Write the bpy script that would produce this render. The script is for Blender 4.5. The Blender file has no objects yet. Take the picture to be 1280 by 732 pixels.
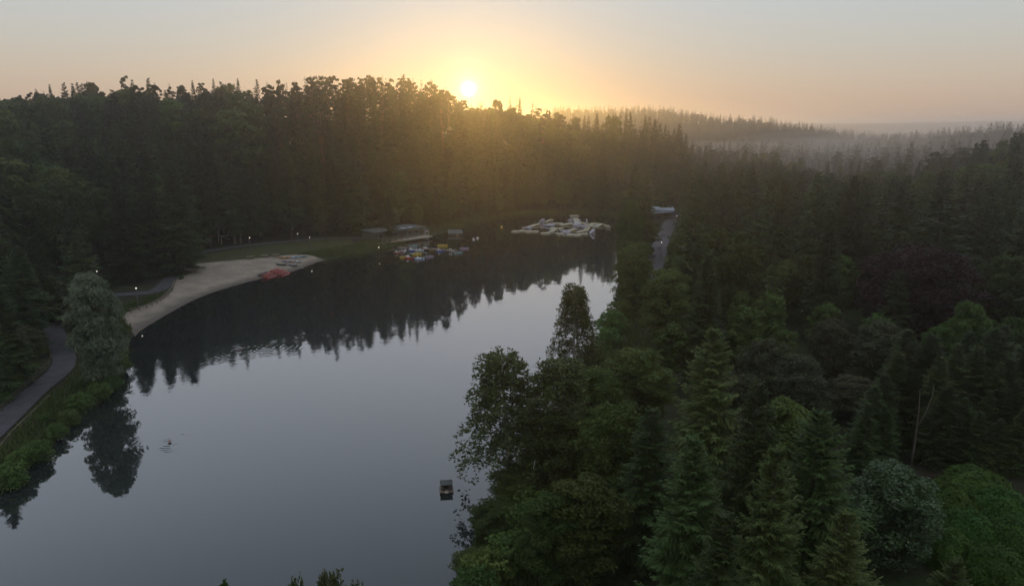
import bpy, bmesh, math, random
import numpy as np
from mathutils import Vector, Matrix

S = bpy.context.scene
COL = S.collection
RAD = math.radians
rng = np.random.default_rng(11)
random.seed(5)

# ------------------------------------------------------------------ camera
CAMZ, PITCH, FPX = 36.0, RAD(13.65), 865.0
cam = bpy.data.objects.new('camera', bpy.data.cameras.new('camera'))
COL.objects.link(cam)
cam.location = (0, 0, CAMZ)
cam.rotation_euler = (RAD(90) - PITCH, 0, 0)
cam.data.sensor_width = 36
cam.data.lens = 36 * FPX / 1280
cam.data.clip_start = 0.5
cam.data.clip_end = 40000
S.camera = cam

# ------------------------------------------------------------------ light
SUN_EL, SUN_AZ = 2.75, -3.45            # degrees; azimuth from +Y towards +X
SKY_STRENGTH = 0.1
NISHITA_SHARE, SKY_LEVEL = 0.05, 0.95   # the scattered sky, and the even high morning sky over it
SUN_STRENGTH = 1.2
S.view_settings.view_transform = 'Standard'
S.view_settings.look = 'None'
S.view_settings.gamma = 1
S.view_settings.use_curve_mapping = False
S.view_settings.exposure = 0.0
S.cycles.use_denoising = True
S.cycles.max_bounces = 6
S.cycles.diffuse_bounces = 2
S.cycles.glossy_bounces = 3
S.cycles.transmission_bounces = 3
S.cycles.transparent_max_bounces = 6
S.cycles.volume_bounces = 1
S.cycles.sample_clamp_indirect = 4
S.cycles.caustics_reflective = False
S.cycles.caustics_refractive = False


def sundir(el, az):
    el, az = RAD(el), RAD(az)
    return Vector((math.sin(az) * math.cos(el), math.cos(az) * math.cos(el), math.sin(el)))


W = bpy.data.worlds.new('World')
S.world = W
W.use_nodes = True
wt = W.node_tree
wt.nodes.clear()


def wn(t, **kw):
    n = wt.nodes.new(t)
    for k, v in kw.items():
        setattr(n, k, v)
    return n


def wmath(op, a, b=None, c=None):
    n = wn('ShaderNodeMath', operation=op)
    for i, v in enumerate((a, b, c)):
        if v is None:
            continue
        if isinstance(v, (int, float)):
            n.inputs[i].default_value = v
        else:
            wt.links.new(v, n.inputs[i])
    return n.outputs[0]


def wscale(color, fac):
    n = wn('ShaderNodeVectorMath', operation='SCALE')
    if isinstance(color, tuple):
        n.inputs[0].default_value = color
    else:
        wt.links.new(color, n.inputs[0])
    if isinstance(fac, (int, float)):
        n.inputs['Scale'].default_value = fac
    else:
        wt.links.new(fac, n.inputs['Scale'])
    return n.outputs[0]


def wadd(a, b):
    n = wn('ShaderNodeVectorMath', operation='ADD')
    wt.links.new(a, n.inputs[0])
    wt.links.new(b, n.inputs[1])
    return n.outputs[0]


sky = wn('ShaderNodeTexSky', sky_type='NISHITA')
sky.sun_disc = False
sky.sun_elevation = RAD(SUN_EL)
sky.sun_rotation = RAD(SUN_AZ)
sky.altitude = 100
sky.air_density = 1.0
sky.dust_density = 2.0
sky.ozone_density = 1.0
bg = wn('ShaderNodeBackground')
bg.inputs['Strength'].default_value = SKY_STRENGTH
out = wn('ShaderNodeOutputWorld')
geo = wn('ShaderNodeTexCoord')
nrm = wn('ShaderNodeVectorMath', operation='NORMALIZE')
wt.links.new(geo.outputs['Generated'], nrm.inputs[0])
dot = wn('ShaderNodeVectorMath', operation='DOT_PRODUCT')
wt.links.new(nrm.outputs[0], dot.inputs[0])
dot.inputs[1].default_value = sundir(SUN_EL, SUN_AZ)
c = wmath('MAXIMUM', dot.outputs['Value'], 0.0)
sep = wn('ShaderNodeSeparateXYZ')
wt.links.new(nrm.outputs[0], sep.inputs[0])
ramp = wn('ShaderNodeValToRGB')
SKY_RAMP = [(0.0, (.57, .385, .27)), (.03, (.60, .445, .33)), (.06, (.60, .505, .40)), (.10, (.57, .555, .50)), (.16, (.54, .59, .61)), (.30, (.64, .69, .78)), (.45, (.66, .74, .87)), (.62, (.60, .70, .86)), (1.0, (.76, .85, .96))]
el = ramp.color_ramp.elements
while len(el) < len(SKY_RAMP): el.new(.5)
for e_, (pos, colr) in zip(el, SKY_RAMP):
    e_.position = pos
    e_.color = (*colr, 1)
wt.links.new(sep.outputs['Z'], ramp.inputs[0])
total = wadd(wscale(sky.outputs[0], NISHITA_SHARE), wscale(ramp.outputs[0], 10 * SKY_LEVEL))
# the aureole of the low sun in the sky (power of the cosine, colour, amount)
for p, colr, amt in ((300, (1.0, .84, .50), .4), (2000, (1.0, .86, .48), 3.0), (9000, (1.0, .92, .62), 5.0), (60000, (1.0, .95, .75), 60.0)):
    total = wadd(total, wscale(colr, wmath('MULTIPLY', wmath('POWER', c, float(p)), float(amt))))
wt.links.new(total, bg.inputs['Color'])
wt.links.new(bg.outputs[0], out.inputs['Surface'])

sun = bpy.data.objects.new('sun', bpy.data.lights.new('sun', 'SUN'))
COL.objects.link(sun)
sun.data.energy = SUN_STRENGTH
sun.data.angle = RAD(0.6)
sun.data.color = (1.0, .57, .13)
sun.rotation_euler = (-sundir(SUN_EL + .9, SUN_AZ)).to_track_quat('-Z', 'Y').to_euler()

HAZE_DENSITY = 0.00045
HAZE_COLOR = (.88, .88, .93)
HAZE_G = 0.82


# ------------------------------------------------------------------ picture -> place
def ray(px, py):
    a, b = (px - 640) / FPX, (py - 366) / FPX
    return np.array([a, math.cos(PITCH) - b * math.sin(PITCH), -math.sin(PITCH) - b * math.cos(PITCH)])


def at(px, py, z=0.0):
    r = ray(px, py)
    t = (z - CAMZ) / r[2]
    return np.array([r[0] * t, r[1] * t, z])


def at_dist(px, py, D):
    r = ray(px, py)
    t = D / math.hypot(r[0], r[1])
    return np.array([r[0] * t, r[1] * t, CAMZ + r[2] * t])


def project(x, y, z):
    zz = z - CAMZ
    dep = y * math.cos(PITCH) - zz * math.sin(PITCH)
    upv = y * math.sin(PITCH) + zz * math.cos(PITCH)
    dep = np.maximum(dep, 1e-3)
    return 640 + FPX * x / dep, 366 - FPX * upv / dep, dep


# ------------------------------------------------------------------ small tools
def tag(o, label=None, cat=None, group=None, kind=None):
    if label: o['label'] = label
    if cat: o['category'] = cat
    if group: o['group'] = group
    if kind: o['kind'] = kind
    return o


def empty(name, loc, rz=0.0, label=None, cat=None, group=None, scale=None):
    o = bpy.data.objects.new(name, None)
    COL.objects.link(o)
    o.location = loc
    o.rotation_euler = (0, 0, rz)
    if scale is not None: o.scale = scale
    o.empty_display_size = .5
    return tag(o, label, cat, group)


def link(name, me, parent=None, loc=None, rot=None):
    o = bpy.data.objects.new(name, me)
    COL.objects.link(o)
    if parent is not None: o.parent = parent
    if loc is not None: o.location = loc
    if rot is not None: o.rotation_euler = rot
    return o


def np_mesh(name, V, F, mat=None, smooth=False, tint=None):
    """V (n,3), F (m,k) all faces with k corners (or a list of such arrays)."""
    Fs = F if isinstance(F, list) else [F]
    Fs = [np.asarray(f, dtype=np.int32) for f in Fs if len(f)]
    me = bpy.data.meshes.new(name)
    me.vertices.add(len(V))
    me.vertices.foreach_set('co', np.asarray(V, dtype=np.float32).ravel())
    loops = np.concatenate([f.ravel() for f in Fs])
    tot = np.concatenate([np.full(len(f), f.shape[1], np.int32) for f in Fs])
    start = np.concatenate([[0], np.cumsum(tot)[:-1]]).astype(np.int32)
    me.loops.add(len(loops))
    me.loops.foreach_set('vertex_index', loops)
    me.polygons.add(len(tot))
    me.polygons.foreach_set('loop_start', start)
    me.polygons.foreach_set('loop_total', tot)
    me.polygons.foreach_set('use_smooth', np.full(len(tot), smooth))
    if tint is not None:
        a = me.attributes.new('tint', 'FLOAT', 'POINT')
        a.data.foreach_set('value', np.asarray(tint, dtype=np.float32))
    me.update(calc_edges=True)
    me.validate()
    if mat: me.materials.append(mat)
    return me


class MB:
    """collects boxes, tubes and prisms into one mesh"""
    def __init__(s): s.v, s.f = [], []

    def add(s, verts, faces):
        n = len(s.v)
        s.v += [tuple(p) for p in verts]
        s.f += [tuple(i + n for i in f) for f in faces]
        return s

    def box(s, c, d, rz=0.0):
        x, y, z = d[0] / 2, d[1] / 2, d[2] / 2
        cr, sr = math.cos(rz), math.sin(rz)
        vs = [(c[0] + a * x * cr - b * y * sr, c[1] + a * x * sr + b * y * cr, c[2] + e * z)
              for e in (-1, 1) for a, b in ((-1, -1), (1, -1), (1, 1), (-1, 1))]
        return s.add(vs, [(3, 2, 1, 0), (4, 5, 6, 7), (0, 1, 5, 4), (1, 2, 6, 5), (2, 3, 7, 6), (3, 0, 4, 7)])

    def tube(s, pts, rad, n=8, caps=True):
        pts = [Vector(p) for p in pts]
        rad = rad if isinstance(rad, (list, tuple)) else [rad] * len(pts)
        rings = []
        for i, p in enumerate(pts):
            d = (pts[min(i + 1, len(pts) - 1)] - pts[max(i - 1, 0)]).normalized()
            ref = Vector((0, 0, 1)) if abs(d.z) < .9 else Vector((1, 0, 0))
            u = d.cross(ref).normalized()
            w = u.cross(d)
            rings.append([p + (u * math.cos(k * 2 * math.pi / n) + w * math.sin(k * 2 * math.pi / n)) * rad[i] for k in range(n)])
        vs = [v for r in rings for v in r]
        fs = [(i * n + k, i * n + (k + 1) % n, (i + 1) * n + (k + 1) % n, (i + 1) * n + k) for i in range(len(pts) - 1) for k in range(n)]
        if caps:
            fs += [tuple(range(n))[::-1], tuple(range((len(pts) - 1) * n, len(pts) * n))]
        return s.add(vs, fs)

    def prism(s, poly, z0, z1):
        n = len(poly)
        vs = [(x, y, z0) for x, y in poly] + [(x, y, z1) for x, y in poly]
        return s.add(vs, [tuple(range(n))[::-1], tuple(range(n, 2 * n))] + [(i, (i + 1) % n, n + (i + 1) % n, n + i) for i in range(n)])

    def ball(s, c, r, n=10, m=6):
        r = (r, r, r) if isinstance(r, (int, float)) else r
        vs = [(c[0], c[1], c[2] - r[2])]
        for i in range(1, m):
            t = -math.pi / 2 + math.pi * i / m
            vs += [(c[0] + r[0] * math.cos(t) * math.cos(k * 2 * math.pi / n), c[1] + r[1] * math.cos(t) * math.sin(k * 2 * math.pi / n), c[2] + r[2] * math.sin(t)) for k in range(n)]
        vs.append((c[0], c[1], c[2] + r[2]))
        fs = [(0, 1 + (k + 1) % n, 1 + k) for k in range(n)]
        for i in range(m - 2):
            a = 1 + i * n
            fs += [(a + k, a + (k + 1) % n, a + n + (k + 1) % n, a + n + k) for k in range(n)]
        a = 1 + (m - 2) * n
        fs += [(a + k, a + (k + 1) % n, len(vs) - 1) for k in range(n)]
        return s.add(vs, fs)

    def mesh(s, name, mat=None, smooth=False, bevel=0.0):
        me = bpy.data.meshes.new(name)
        me.from_pydata(s.v, [], s.f)
        me.update()
        if bevel:
            bm = bmesh.new()
            bm.from_mesh(me)
            bmesh.ops.bevel(bm, geom=list(bm.edges), offset=bevel, segments=2, affect='EDGES', clamp_overlap=True)
            bm.to_mesh(me)
            bm.free()
        if smooth: me.polygons.foreach_set('use_smooth', np.full(len(me.polygons), True))
        if mat: me.materials.append(mat)
        return me

    def build(s, name, mat, parent=None, loc=None, smooth=False, bevel=0.0):
        return link(name, s.mesh(name, mat, smooth, bevel), parent, loc)


# ------------------------------------------------------------------ materials
def new_mat(name):
    m = bpy.data.materials.new(name)
    m.use_nodes = True
    nt = m.node_tree
    return m, nt, nt.nodes['Principled BSDF'], nt.nodes['Material Output']


def noise_mix(nt, col_a, col_b, scale, detail=4, lo=.35, hi=.65, vec=None, coord='Object'):
    tc = nt.nodes.new('ShaderNodeTexCoord')
    nz = nt.nodes.new('ShaderNodeTexNoise')
    nz.inputs['Scale'].default_value = scale
    nz.inputs['Detail'].default_value = detail
    nt.links.new(vec if vec is not None else tc.outputs[coord], nz.inputs['Vector'])
    mr = nt.nodes.new('ShaderNodeMapRange')
    mr.inputs['From Min'].default_value = lo
    mr.inputs['From Max'].default_value = hi
    nt.links.new(nz.outputs['Fac'], mr.inputs['Value'])
    mx = nt.nodes.new('ShaderNodeMix')
    mx.data_type = 'RGBA'
    nt.links.new(mr.outputs['Result'], mx.inputs['Factor'])
    for i, v in ((6, col_a), (7, col_b)):
        if isinstance(v, tuple):
            mx.inputs[i].default_value = (*v, 1)
        else:
            nt.links.new(v, mx.inputs[i])
    return mx.outputs[2]


def bump(nt, bsdf, scale, strength, dist=.1, detail=5):
    tc = nt.nodes.new('ShaderNodeTexCoord')
    nz = nt.nodes.new('ShaderNodeTexNoise')
    nz.inputs['Scale'].default_value = scale
    nz.inputs['Detail'].default_value = detail
    nt.links.new(tc.outputs['Object'], nz.inputs['Vector'])
    b = nt.nodes.new('ShaderNodeBump')
    b.inputs['Strength'].default_value = strength
    b.inputs['Distance'].default_value = dist
    nt.links.new(nz.outputs['Fac'], b.inputs['Height'])
    nt.links.new(b.outputs[0], bsdf.inputs['Normal'])


def plain(name, a, b=None, scale=3.0, rough=.7, bmp=0.0, bscale=20., metal=0.0, spec=.4):
    m, nt, bs, _ = new_mat(name)
    if b is None: b = tuple(x * .75 for x in a)
    nt.links.new(noise_mix(nt, a, b, scale), bs.inputs['Base Color'])
    bs.inputs['Roughness'].default_value = rough
    bs.inputs['Metallic'].default_value = metal
    bs.inputs['Specular IOR Level'].default_value = spec
    if bmp: bump(nt, bs, bscale, bmp)
    return m


def foliage(name, a, b, rough=.55, trans=.35, merged=False, spread=.35, spec=.10, patch=.35):
    """leaf material: colour varies from tree to tree and in patches over a crown"""
    m, nt, bs, outn = new_mat(name)
    base = noise_mix(nt, a, b, patch, 3, .35, .65)
    if merged:
        at_ = nt.nodes.new('ShaderNodeAttribute')
        at_.attribute_name = 'tint'
        rnd = at_.outputs['Fac']
    else:
        rnd = nt.nodes.new('ShaderNodeObjectInfo').outputs['Random']
    mr = nt.nodes.new('ShaderNodeMapRange')
    mr.inputs['To Min'].default_value = 1 - spread
    mr.inputs['To Max'].default_value = 1 + spread
    nt.links.new(rnd, mr.inputs['Value'])
    hm = nt.nodes.new('ShaderNodeMapRange')
    hm.inputs['To Min'].default_value = .47
    hm.inputs['To Max'].default_value = .525
    mul = nt.nodes.new('ShaderNodeMath')
    mul.operation = 'MULTIPLY'
    mul.inputs[1].default_value = 7.31
    fr = nt.nodes.new('ShaderNodeMath')
    fr.operation = 'FRACT'
    nt.links.new(rnd, mul.inputs[0])
    nt.links.new(mul.outputs[0], fr.inputs[0])
    nt.links.new(fr.outputs[0], hm.inputs['Value'])
    hsv = nt.nodes.new('ShaderNodeHueSaturation')
    nt.links.new(base, hsv.inputs['Color'])
    nt.links.new(mr.outputs['Result'], hsv.inputs['Value'])
    nt.links.new(hm.outputs['Result'], hsv.inputs['Hue'])
    nt.links.new(hsv.outputs[0], bs.inputs['Base Color'])
    bs.inputs['Roughness'].default_value = rough
    bs.inputs['Specular IOR Level'].default_value = spec
    if trans:
        tr = nt.nodes.new('ShaderNodeBsdfTranslucent')
        nt.links.new(hsv.outputs[0], tr.inputs['Color'])
        ms = nt.nodes.new('ShaderNodeMixShader')
        ms.inputs[0].default_value = trans
        nt.links.new(bs.outputs[0], ms.inputs[1])
        nt.links.new(tr.outputs[0], ms.inputs[2])
        nt.links.new(ms.outputs[0], outn.inputs['Surface'])
    return m


M = {}
M['spruce'] = foliage('spruce_needles', (.033, .050, .015), (.052, .072, .022), trans=.2)
M['fir'] = foliage('fir_needles', (.052, .078, .021), (.080, .110, .034), trans=.2)
M['pine'] = foliage('pine_needles', (.026, .036, .016), (.038, .048, .020), trans=.2)
M['leaf'] = foliage('green_leaves', (.045, .070, .016), (.068, .100, .025))
M['olive'] = foliage('olive_leaves', (.066, .072, .036), (.092, .096, .048))
M['willow'] = foliage('willow_leaves', (.115, .150, .090), (.16, .19, .115), spread=.1)
M['birch'] = foliage('birch_leaves', (.060, .078, .026), (.085, .100, .036), spread=.15)
M['copper'] = foliage('copper_leaves', (.020, .010, .012), (.030, .014, .015), spread=.05, trans=.2)
M['rhodo'] = foliage('rhododendron_leaves', (.040, .080, .011), (.064, .106, .018), spread=.12, trans=.3, rough=.45)
M['gloss'] = foliage('glossy_leaves', (.052, .078, .028), (.078, .108, .040), spread=.05, rough=.4, spec=.3)
M['shrub'] = foliage('shrub_leaves', (.065, .105, .024), (.095, .145, .035), spread=.3)
M['far'] = foliage('far_foliage', (.024, .034, .014), (.038, .050, .019), trans=.15, merged=True, spread=.4, patch=.02)
M['grassblade'] = foliage('grass_blades', (.060, .085, .022), (.090, .110, .035), merged=True, spread=.3, patch=.15)
M['bark'] = plain('bark', (.075, .058, .043), (.040, .031, .024), 6, .9, .5, 12)
M['palebark'] = plain('pale_bark', (.30, .26, .21), (.17, .14, .11), 4, .85, .3, 10)
M['birchbark'] = plain('birch_bark', (.46, .43, .38), (.12, .10, .085), 2.2, .8, .2, 9)
M['pinebark'] = plain('pine_bark', (.19, .105, .060), (.090, .055, .038), 5, .9, .4, 10)
M['timber'] = plain('weathered_timber', (.20, .155, .11), (.12, .09, .065), 5, .85, .3, 25)
M['darktimber'] = plain('dark_timber', (.085, .062, .045), (.05, .038, .03), 5, .85, .3, 25)
M['ply'] = plain('pale_timber', (.36, .31, .24), (.27, .23, .17), 5, .8, .2, 25)


# ------------------------------------------------------------------ lake outline and terrain
LAKE_PX = [(-60, 650), (0, 612), (45, 578), (92, 530), (128, 500), (158, 462), (165, 422), (200, 397), (245, 373), (285, 359), (322, 349), (345, 344.5), (362, 340), (380, 333.5),
           (396, 327.5), (412, 324), (432, 321), (470, 314), (503, 305), (545, 293), (590, 280), (640, 271), (700, 268), (745, 268), (772, 275),
           (776, 300), (772, 330), (776, 362), (778, 392), (752, 430), (735, 462), (708, 500), (676, 545), (632, 600), (606, 660), (588, 705)]
lake_w = [at(px, py)[:2] for px, py in LAKE_PX] + [np.array(p) for p in ((-4, 43), (-4, 33), (-22, 27), (-48, 30), (-66, 42))]


def smooth_closed(pts, per=5):
    P = np.array(pts)
    n = len(P)
    o = []
    for i in range(n):
        a, b, c_, d = P[(i - 1) % n], P[i], P[(i + 1) % n], P[(i + 2) % n]
        for k in range(per):
            t = k / per
            o.append(.5 * ((2 * b) + (-a + c_) * t + (2 * a - 5 * b + 4 * c_ - d) * t * t + (-a + 3 * b - 3 * c_ + d) * t ** 3))
    return np.array(o)


def smooth_open(pts, per=6):
    P = np.array(pts, float)
    P = np.vstack([2 * P[0] - P[1], P, 2 * P[-1] - P[-2]])
    o = []
    for i in range(1, len(P) - 2):
        a, b, c_, d = P[i - 1], P[i], P[i + 1], P[i + 2]
        for k in range(per):
            t = k / per
            o.append(.5 * ((2 * b) + (-a + c_) * t + (2 * a - 5 * b + 4 * c_ - d) * t * t + (-a + 3 * b - 3 * c_ + d) * t ** 3))
    o.append(P[-2])
    return np.array(o)


LAKE = smooth_closed(lake_w, 5)


def inside_poly(x, y, P):
    x, y = np.atleast_1d(x), np.atleast_1d(y)
    r = np.zeros(x.shape, bool)
    n = len(P)
    for i in range(n):
        x0, y0 = P[i]
        x1, y1 = P[(i + 1) % n]
        cnd = ((y0 > y) != (y1 > y))
        if y1 != y0:
            r ^= cnd & (x < (x1 - x0) * (y - y0) / (y1 - y0) + x0)
    return r


def dist_line(x, y, P, closed=False):
    x, y = np.atleast_1d(x).astype(float), np.atleast_1d(y).astype(float)
    d = np.full(x.shape, 1e9)
    n = len(P)
    for i in range(n if closed else n - 1):
        ax, ay = P[i][:2]
        bx, by = P[(i + 1) % n][:2]
        ex, ey = bx - ax, by - ay
        t = np.clip(((x - ax) * ex + (y - ay) * ey) / max(ex * ex + ey * ey, 1e-9), 0, 1)
        d = np.minimum(d, (x - ax - t * ex) ** 2 + (y - ay - t * ey) ** 2)
    return np.sqrt(d)


def lake_dist(x, y):
    d = dist_line(x, y, LAKE, True)
    return np.where(inside_poly(x, y, LAKE), -d, d)


def sstep(t):
    t = np.clip(t, 0, 1)
    return t * t * (3 - 2 * t)


_pt = np.random.default_rng(3).uniform(0, 6.28, (6, 2))


def wavy(x, y, s):
    r = 0
    for i in range(6):
        a = i * 1.17 + .3
        f = (1 + .37 * i) / s
        r = r + np.sin((x * math.cos(a) + y * math.sin(a)) * f + _pt[i, 0]) / (1 + .3 * i)
    return r / 3.2


# hill table along azimuth (as the column of the horizon it stands under): start, crest distance, crest height
HT = np.array([(-2500, 80, 190, 16), (-300, 85, 200, 24), (0, 100, 222, 24.5), (66, 140, 230, 25), (150, 172, 238, 25.5), (300, 214, 258, 27), (450, 226, 276, 28.5),
               (530, 246, 300, 29.5), (565, 252, 310, 28), (590, 262, 320, 25), (640, 292, 332, 22.5), (700, 296, 345, 17.5), (760, 300, 360, 15), (820, 300, 375, 12), (860, 300, 390, 5),
               (900, 290, 420, 3.5), (1000, 250, 430, 3), (1090, 160, 330, 4), (1180, 120, 265, 9), (1280, 95, 250, 13.5), (1450, 80, 220, 19), (2200, 70, 190, 22), (4000, 70, 190, 12)], float)
HT[:, 1:3] *= np.sqrt(1 + ((np.clip(HT[:, :1], -300, 1500) - 640) / 890) ** 2)
RA = np.array([(-2500, 10), (300, 30), (600, 36), (720, 35), (830, 38), (900, 30), (960, 24), (1000, 18), (1060, 9), (1100, 3), (1160, 0), (1210, 0), (3000, 0)], float)
RB = np.array([(-2500, 0), (1010, 0), (1060, 0), (1090, 3), (1130, 6), (1200, 9), (1280, 12), (1500, 18), (3000, 18)], float)


def az_col(x, y):
    th = np.arctan2(x, y)
    return 640 + FPX / math.cos(PITCH) * np.tan(np.clip(th, -1.3, 1.3)), th


def H(x, y):
    x, y = np.atleast_1d(x).astype(float), np.atleast_1d(y).astype(float)
    D = np.hypot(x, y)
    u, th = az_col(x, y)
    ld = lake_dist(x, y)
    z = np.where(ld > 0, 1.35 * (1 - np.exp(-np.maximum(ld, 0) / 8)), -2.0 * (1 - np.exp(np.minimum(ld, 0) / 6)))
    d0, d1, g = (np.interp(u, HT[:, 0], HT[:, k]) for k in (1, 2, 3))
    t = (D - d0) / (d1 - d0)
    hill = g * (.55 * sstep(t) + .45 * np.clip(t, 0, 1)) * (1 - .55 * sstep((D - d1) / 350))
    land = sstep(ld / 12)
    z = z + hill * land
    z = z + land * sstep((D - 90) / 120) * wavy(x, y, 24) * .8
    ra = np.interp(u, RA[:, 0], RA[:, 1]) * sstep((D - 780) / 270) * (1 - .5 * sstep((D - 1150) / 900))
    rb = np.interp(u, RB[:, 0], RB[:, 1]) * sstep((D - 440) / 170) * (1 - .9 * sstep((D - 640) / 350))
    rc = (43 + 5 * np.sin(u / 90.)) * sstep((D - 2600) / 2400)
    z = z + np.where(np.abs(th) < 1.45, ra + rb, 0) + np.maximum(rc - np.where(np.abs(th) < 1.45, ra + rb, 0) * .5, 0)
    return z


# polar ground sheet around the viewpoint: fine inside the view, coarse outside
def deg_axis():
    a = list(np.arange(-46, 46.01, .28))
    b = list(np.arange(46 + 3, 314 - 2.99, 4.0))
    return np.array(a + b)


AZ = deg_axis()
RR = np.concatenate([np.arange(4, 24, 4), np.arange(24, 420, 1.9), np.geomspace(420, 12000, 70)])
NA, NR = len(AZ), len(RR)
A_, R_ = np.meshgrid(np.radians(AZ), RR, indexing='ij')
GX, GY = R_ * np.sin(A_), R_ * np.cos(A_)
GZ = H(GX.ravel(), GY.ravel()).reshape(GX.shape)


def Hm(x, y):
    """height of the ground sheet itself"""
    x, y = np.atleast_1d(x).astype(float), np.atleast_1d(y).astype(float)
    a = np.degrees(np.arctan2(x, y))
    a = np.where(a < -46, a + 360, a)
    r = np.hypot(x, y)
    i = np.clip(np.searchsorted(AZ, a) - 1, 0, NA - 2)
    j = np.clip(np.searchsorted(RR, r) - 1, 0, NR - 2)
    fa = np.clip((a - AZ[i]) / (AZ[i + 1] - AZ[i]), 0, 1)
    fr = np.clip((r - RR[j]) / (RR[j + 1] - RR[j]), 0, 1)
    return (GZ[i, j] * (1 - fa) * (1 - fr) + GZ[i + 1, j] * fa * (1 - fr) + GZ[i, j + 1] * (1 - fa) * fr + GZ[i + 1, j + 1] * fa * fr)


def hz(x, y): return float(Hm(x, y)[0])


def build_ground():
    V = np.stack([GX.ravel(), GY.ravel(), GZ.ravel()], 1)
    ii, jj = np.meshgrid(np.arange(NA), np.arange(NR - 1), indexing='ij')
    i2 = (ii + 1) % NA
    F = np.stack([ii * NR + jj, i2 * NR + jj, i2 * NR + jj + 1, ii * NR + jj + 1], -1).reshape(-1, 4)[:, ::-1]
    V = np.vstack([V, [[0, 0, float(GZ[:, 0].mean())]]])
    k = np.arange(NA)
    T = np.stack([np.full(NA, len(V) - 1), k * NR, ((k + 1) % NA) * NR], 1)[:, ::-1]
    m, nt, bs, _ = new_mat('forest_floor')
    a = noise_mix(nt, (.020, .022, .010), (.032, .025, .016), .35, 6)
    b = noise_mix(nt, (.030, .040, .014), (.020, .028, .010), 1.3, 5)
    nt.links.new(noise_mix(nt, a, b, .06, 4, .4, .6), bs.inputs['Base Color'])
    bs.inputs['Roughness'].default_value = 1
    bs.inputs['Specular IOR Level'].default_value = .1
    bump(nt, bs, 1.5, .6, .4)
    o = link('ground', np_mesh('ground', V, [F, T], m, True))
    tag(o, kind='structure')


build_ground()


def build_lake():
    n = len(LAKE)
    c0 = LAKE.mean(0)
    nr = np.roll(LAKE, -1, 0) - np.roll(LAKE, 1, 0)
    nr = np.stack([nr[:, 1], -nr[:, 0]], 1)
    nr /= np.linalg.norm(nr, axis=1, keepdims=True)
    sgn = 1 if inside_poly(*(LAKE[0] + nr[0] * .5)[:, None], LAKE)[0] == False else -1
    P = LAKE + nr * sgn * 2.2
    me = bpy.data.meshes.new('lake')
    me.from_pydata([(x, y, 0) for x, y in P], [], [tuple(range(n))])
    me.update()
    bm = bmesh.new()
    bm.from_mesh(me)
    bm.normal_update()
    if bm.faces[:][0].normal.z < 0: bmesh.ops.reverse_faces(bm, faces=bm.faces[:])
    bmesh.ops.triangulate(bm, faces=bm.faces[:])
    bm.to_mesh(me)
    bm.free()
    m, nt, bs, _ = new_mat('lake_water')
    nd, L = nt.nodes, nt.links
    tc = nd.new('ShaderNodeTexCoord')

    def noi(scale, det, dist=0.):
        z = nd.new('ShaderNodeTexNoise')
        z.inputs['Scale'].default_value = scale
        z.inputs['Detail'].default_value = det
        z.inputs['Distortion'].default_value = dist
        L.new(tc.outputs['Object'], z.inputs['Vector'])
        return z.outputs['Fac']

    def mth(op, a, b=None):
        z = nd.new('ShaderNodeMath')
        z.operation = op
        for i, v in enumerate((a, b)):
            if v is None: continue
            if isinstance(v, (int, float)): z.inputs[i].default_value = v
            else: L.new(v, z.inputs[i])
        return z.outputs[0]
    brk = mth('MULTIPLY', noi(.45, 3, .5), 1.3)
    wind = mth('POWER', noi(.035, 3, .4), 3.0)
    h = mth('MULTIPLY', mth('MULTIPLY', noi(1.6, 2), wind), .016)
    h = mth('ADD', h, mth('MULTIPLY', noi(.35, 2), .009))
    # ring ripples spreading from the ducks and from a jumping fish
    for (cx, cy), wl, r0, amp in [(at(212, 553)[:2], .55, 3.2, .014), (at(336, 433)[:2], .9, 5.0, .005), (at(300, 438)[:2], .8, 5.0, .004), (at(250, 412)[:2], .7, 3.5, .004), (at(558, 612)[:2], .5, 2.0, .0012), (at(62, 640)[:2], .5, 1.6, .003)]:
        vd = nd.new('ShaderNodeVectorMath')
        vd.operation = 'DISTANCE'
        L.new(tc.outputs['Object'], vd.inputs[0])
        vd.inputs[1].default_value = (cx, cy, 0)
        r = vd.outputs['Value']
        env = mth('POWER', 2.718, mth('MULTIPLY', mth('MULTIPLY', r, r), -1 / (r0 * r0)))
        ph = mth('ADD', mth('MULTIPLY', r, 6.283 / wl), mth('MULTIPLY', brk, 2.5))
        h = mth('ADD', h, mth('MULTIPLY', mth('MULTIPLY', mth('MULTIPLY', mth('SINE', ph), env), mth('POWER', brk, 3.0)), amp * 1.6))
    b = nd.new('ShaderNodeBump')
    b.inputs['Strength'].default_value = 1
    b.inputs['Distance'].default_value = 1
    L.new(h, b.inputs['Height'])
    nd.remove(bs)
    deep = nd.new('ShaderNodeBsdfDiffuse')
    deep.inputs['Color'].default_value = (.014, .018, .017, 1)
    mirror = nd.new('ShaderNodeBsdfGlossy')
    mirror.inputs['Roughness'].default_value = .025
    lw = nd.new('ShaderNodeLayerWeight')
    lw.inputs['Blend'].default_value = .5
    fac = mth('ADD', mth('MULTIPLY', mth('POWER', lw.outputs['Facing'], 3.1), 1.5), .015)
    mix = nd.new('ShaderNodeMixShader')
    L.new(fac, mix.inputs[0])
    L.new(deep.outputs[0], mix.inputs[1])
    L.new(mirror.outputs[0], mix.inputs[2])
    L.new(b.outputs[0], mirror.inputs['Normal'])
    L.new(mix.outputs[0], nd['Material Output'].inputs['Surface'])
    me.materials.append(m)
    tag(link('lake', me), kind='structure')


build_lake()


def resample(P, n):
    P = np.array(P, float)
    s = np.concatenate([[0], np.cumsum(np.linalg.norm(np.diff(P, axis=0), axis=1))])
    t = np.linspace(0, s[-1], n)
    return np.stack([np.interp(t, s, P[:, k]) for k in range(P.shape[1])], 1)


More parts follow.
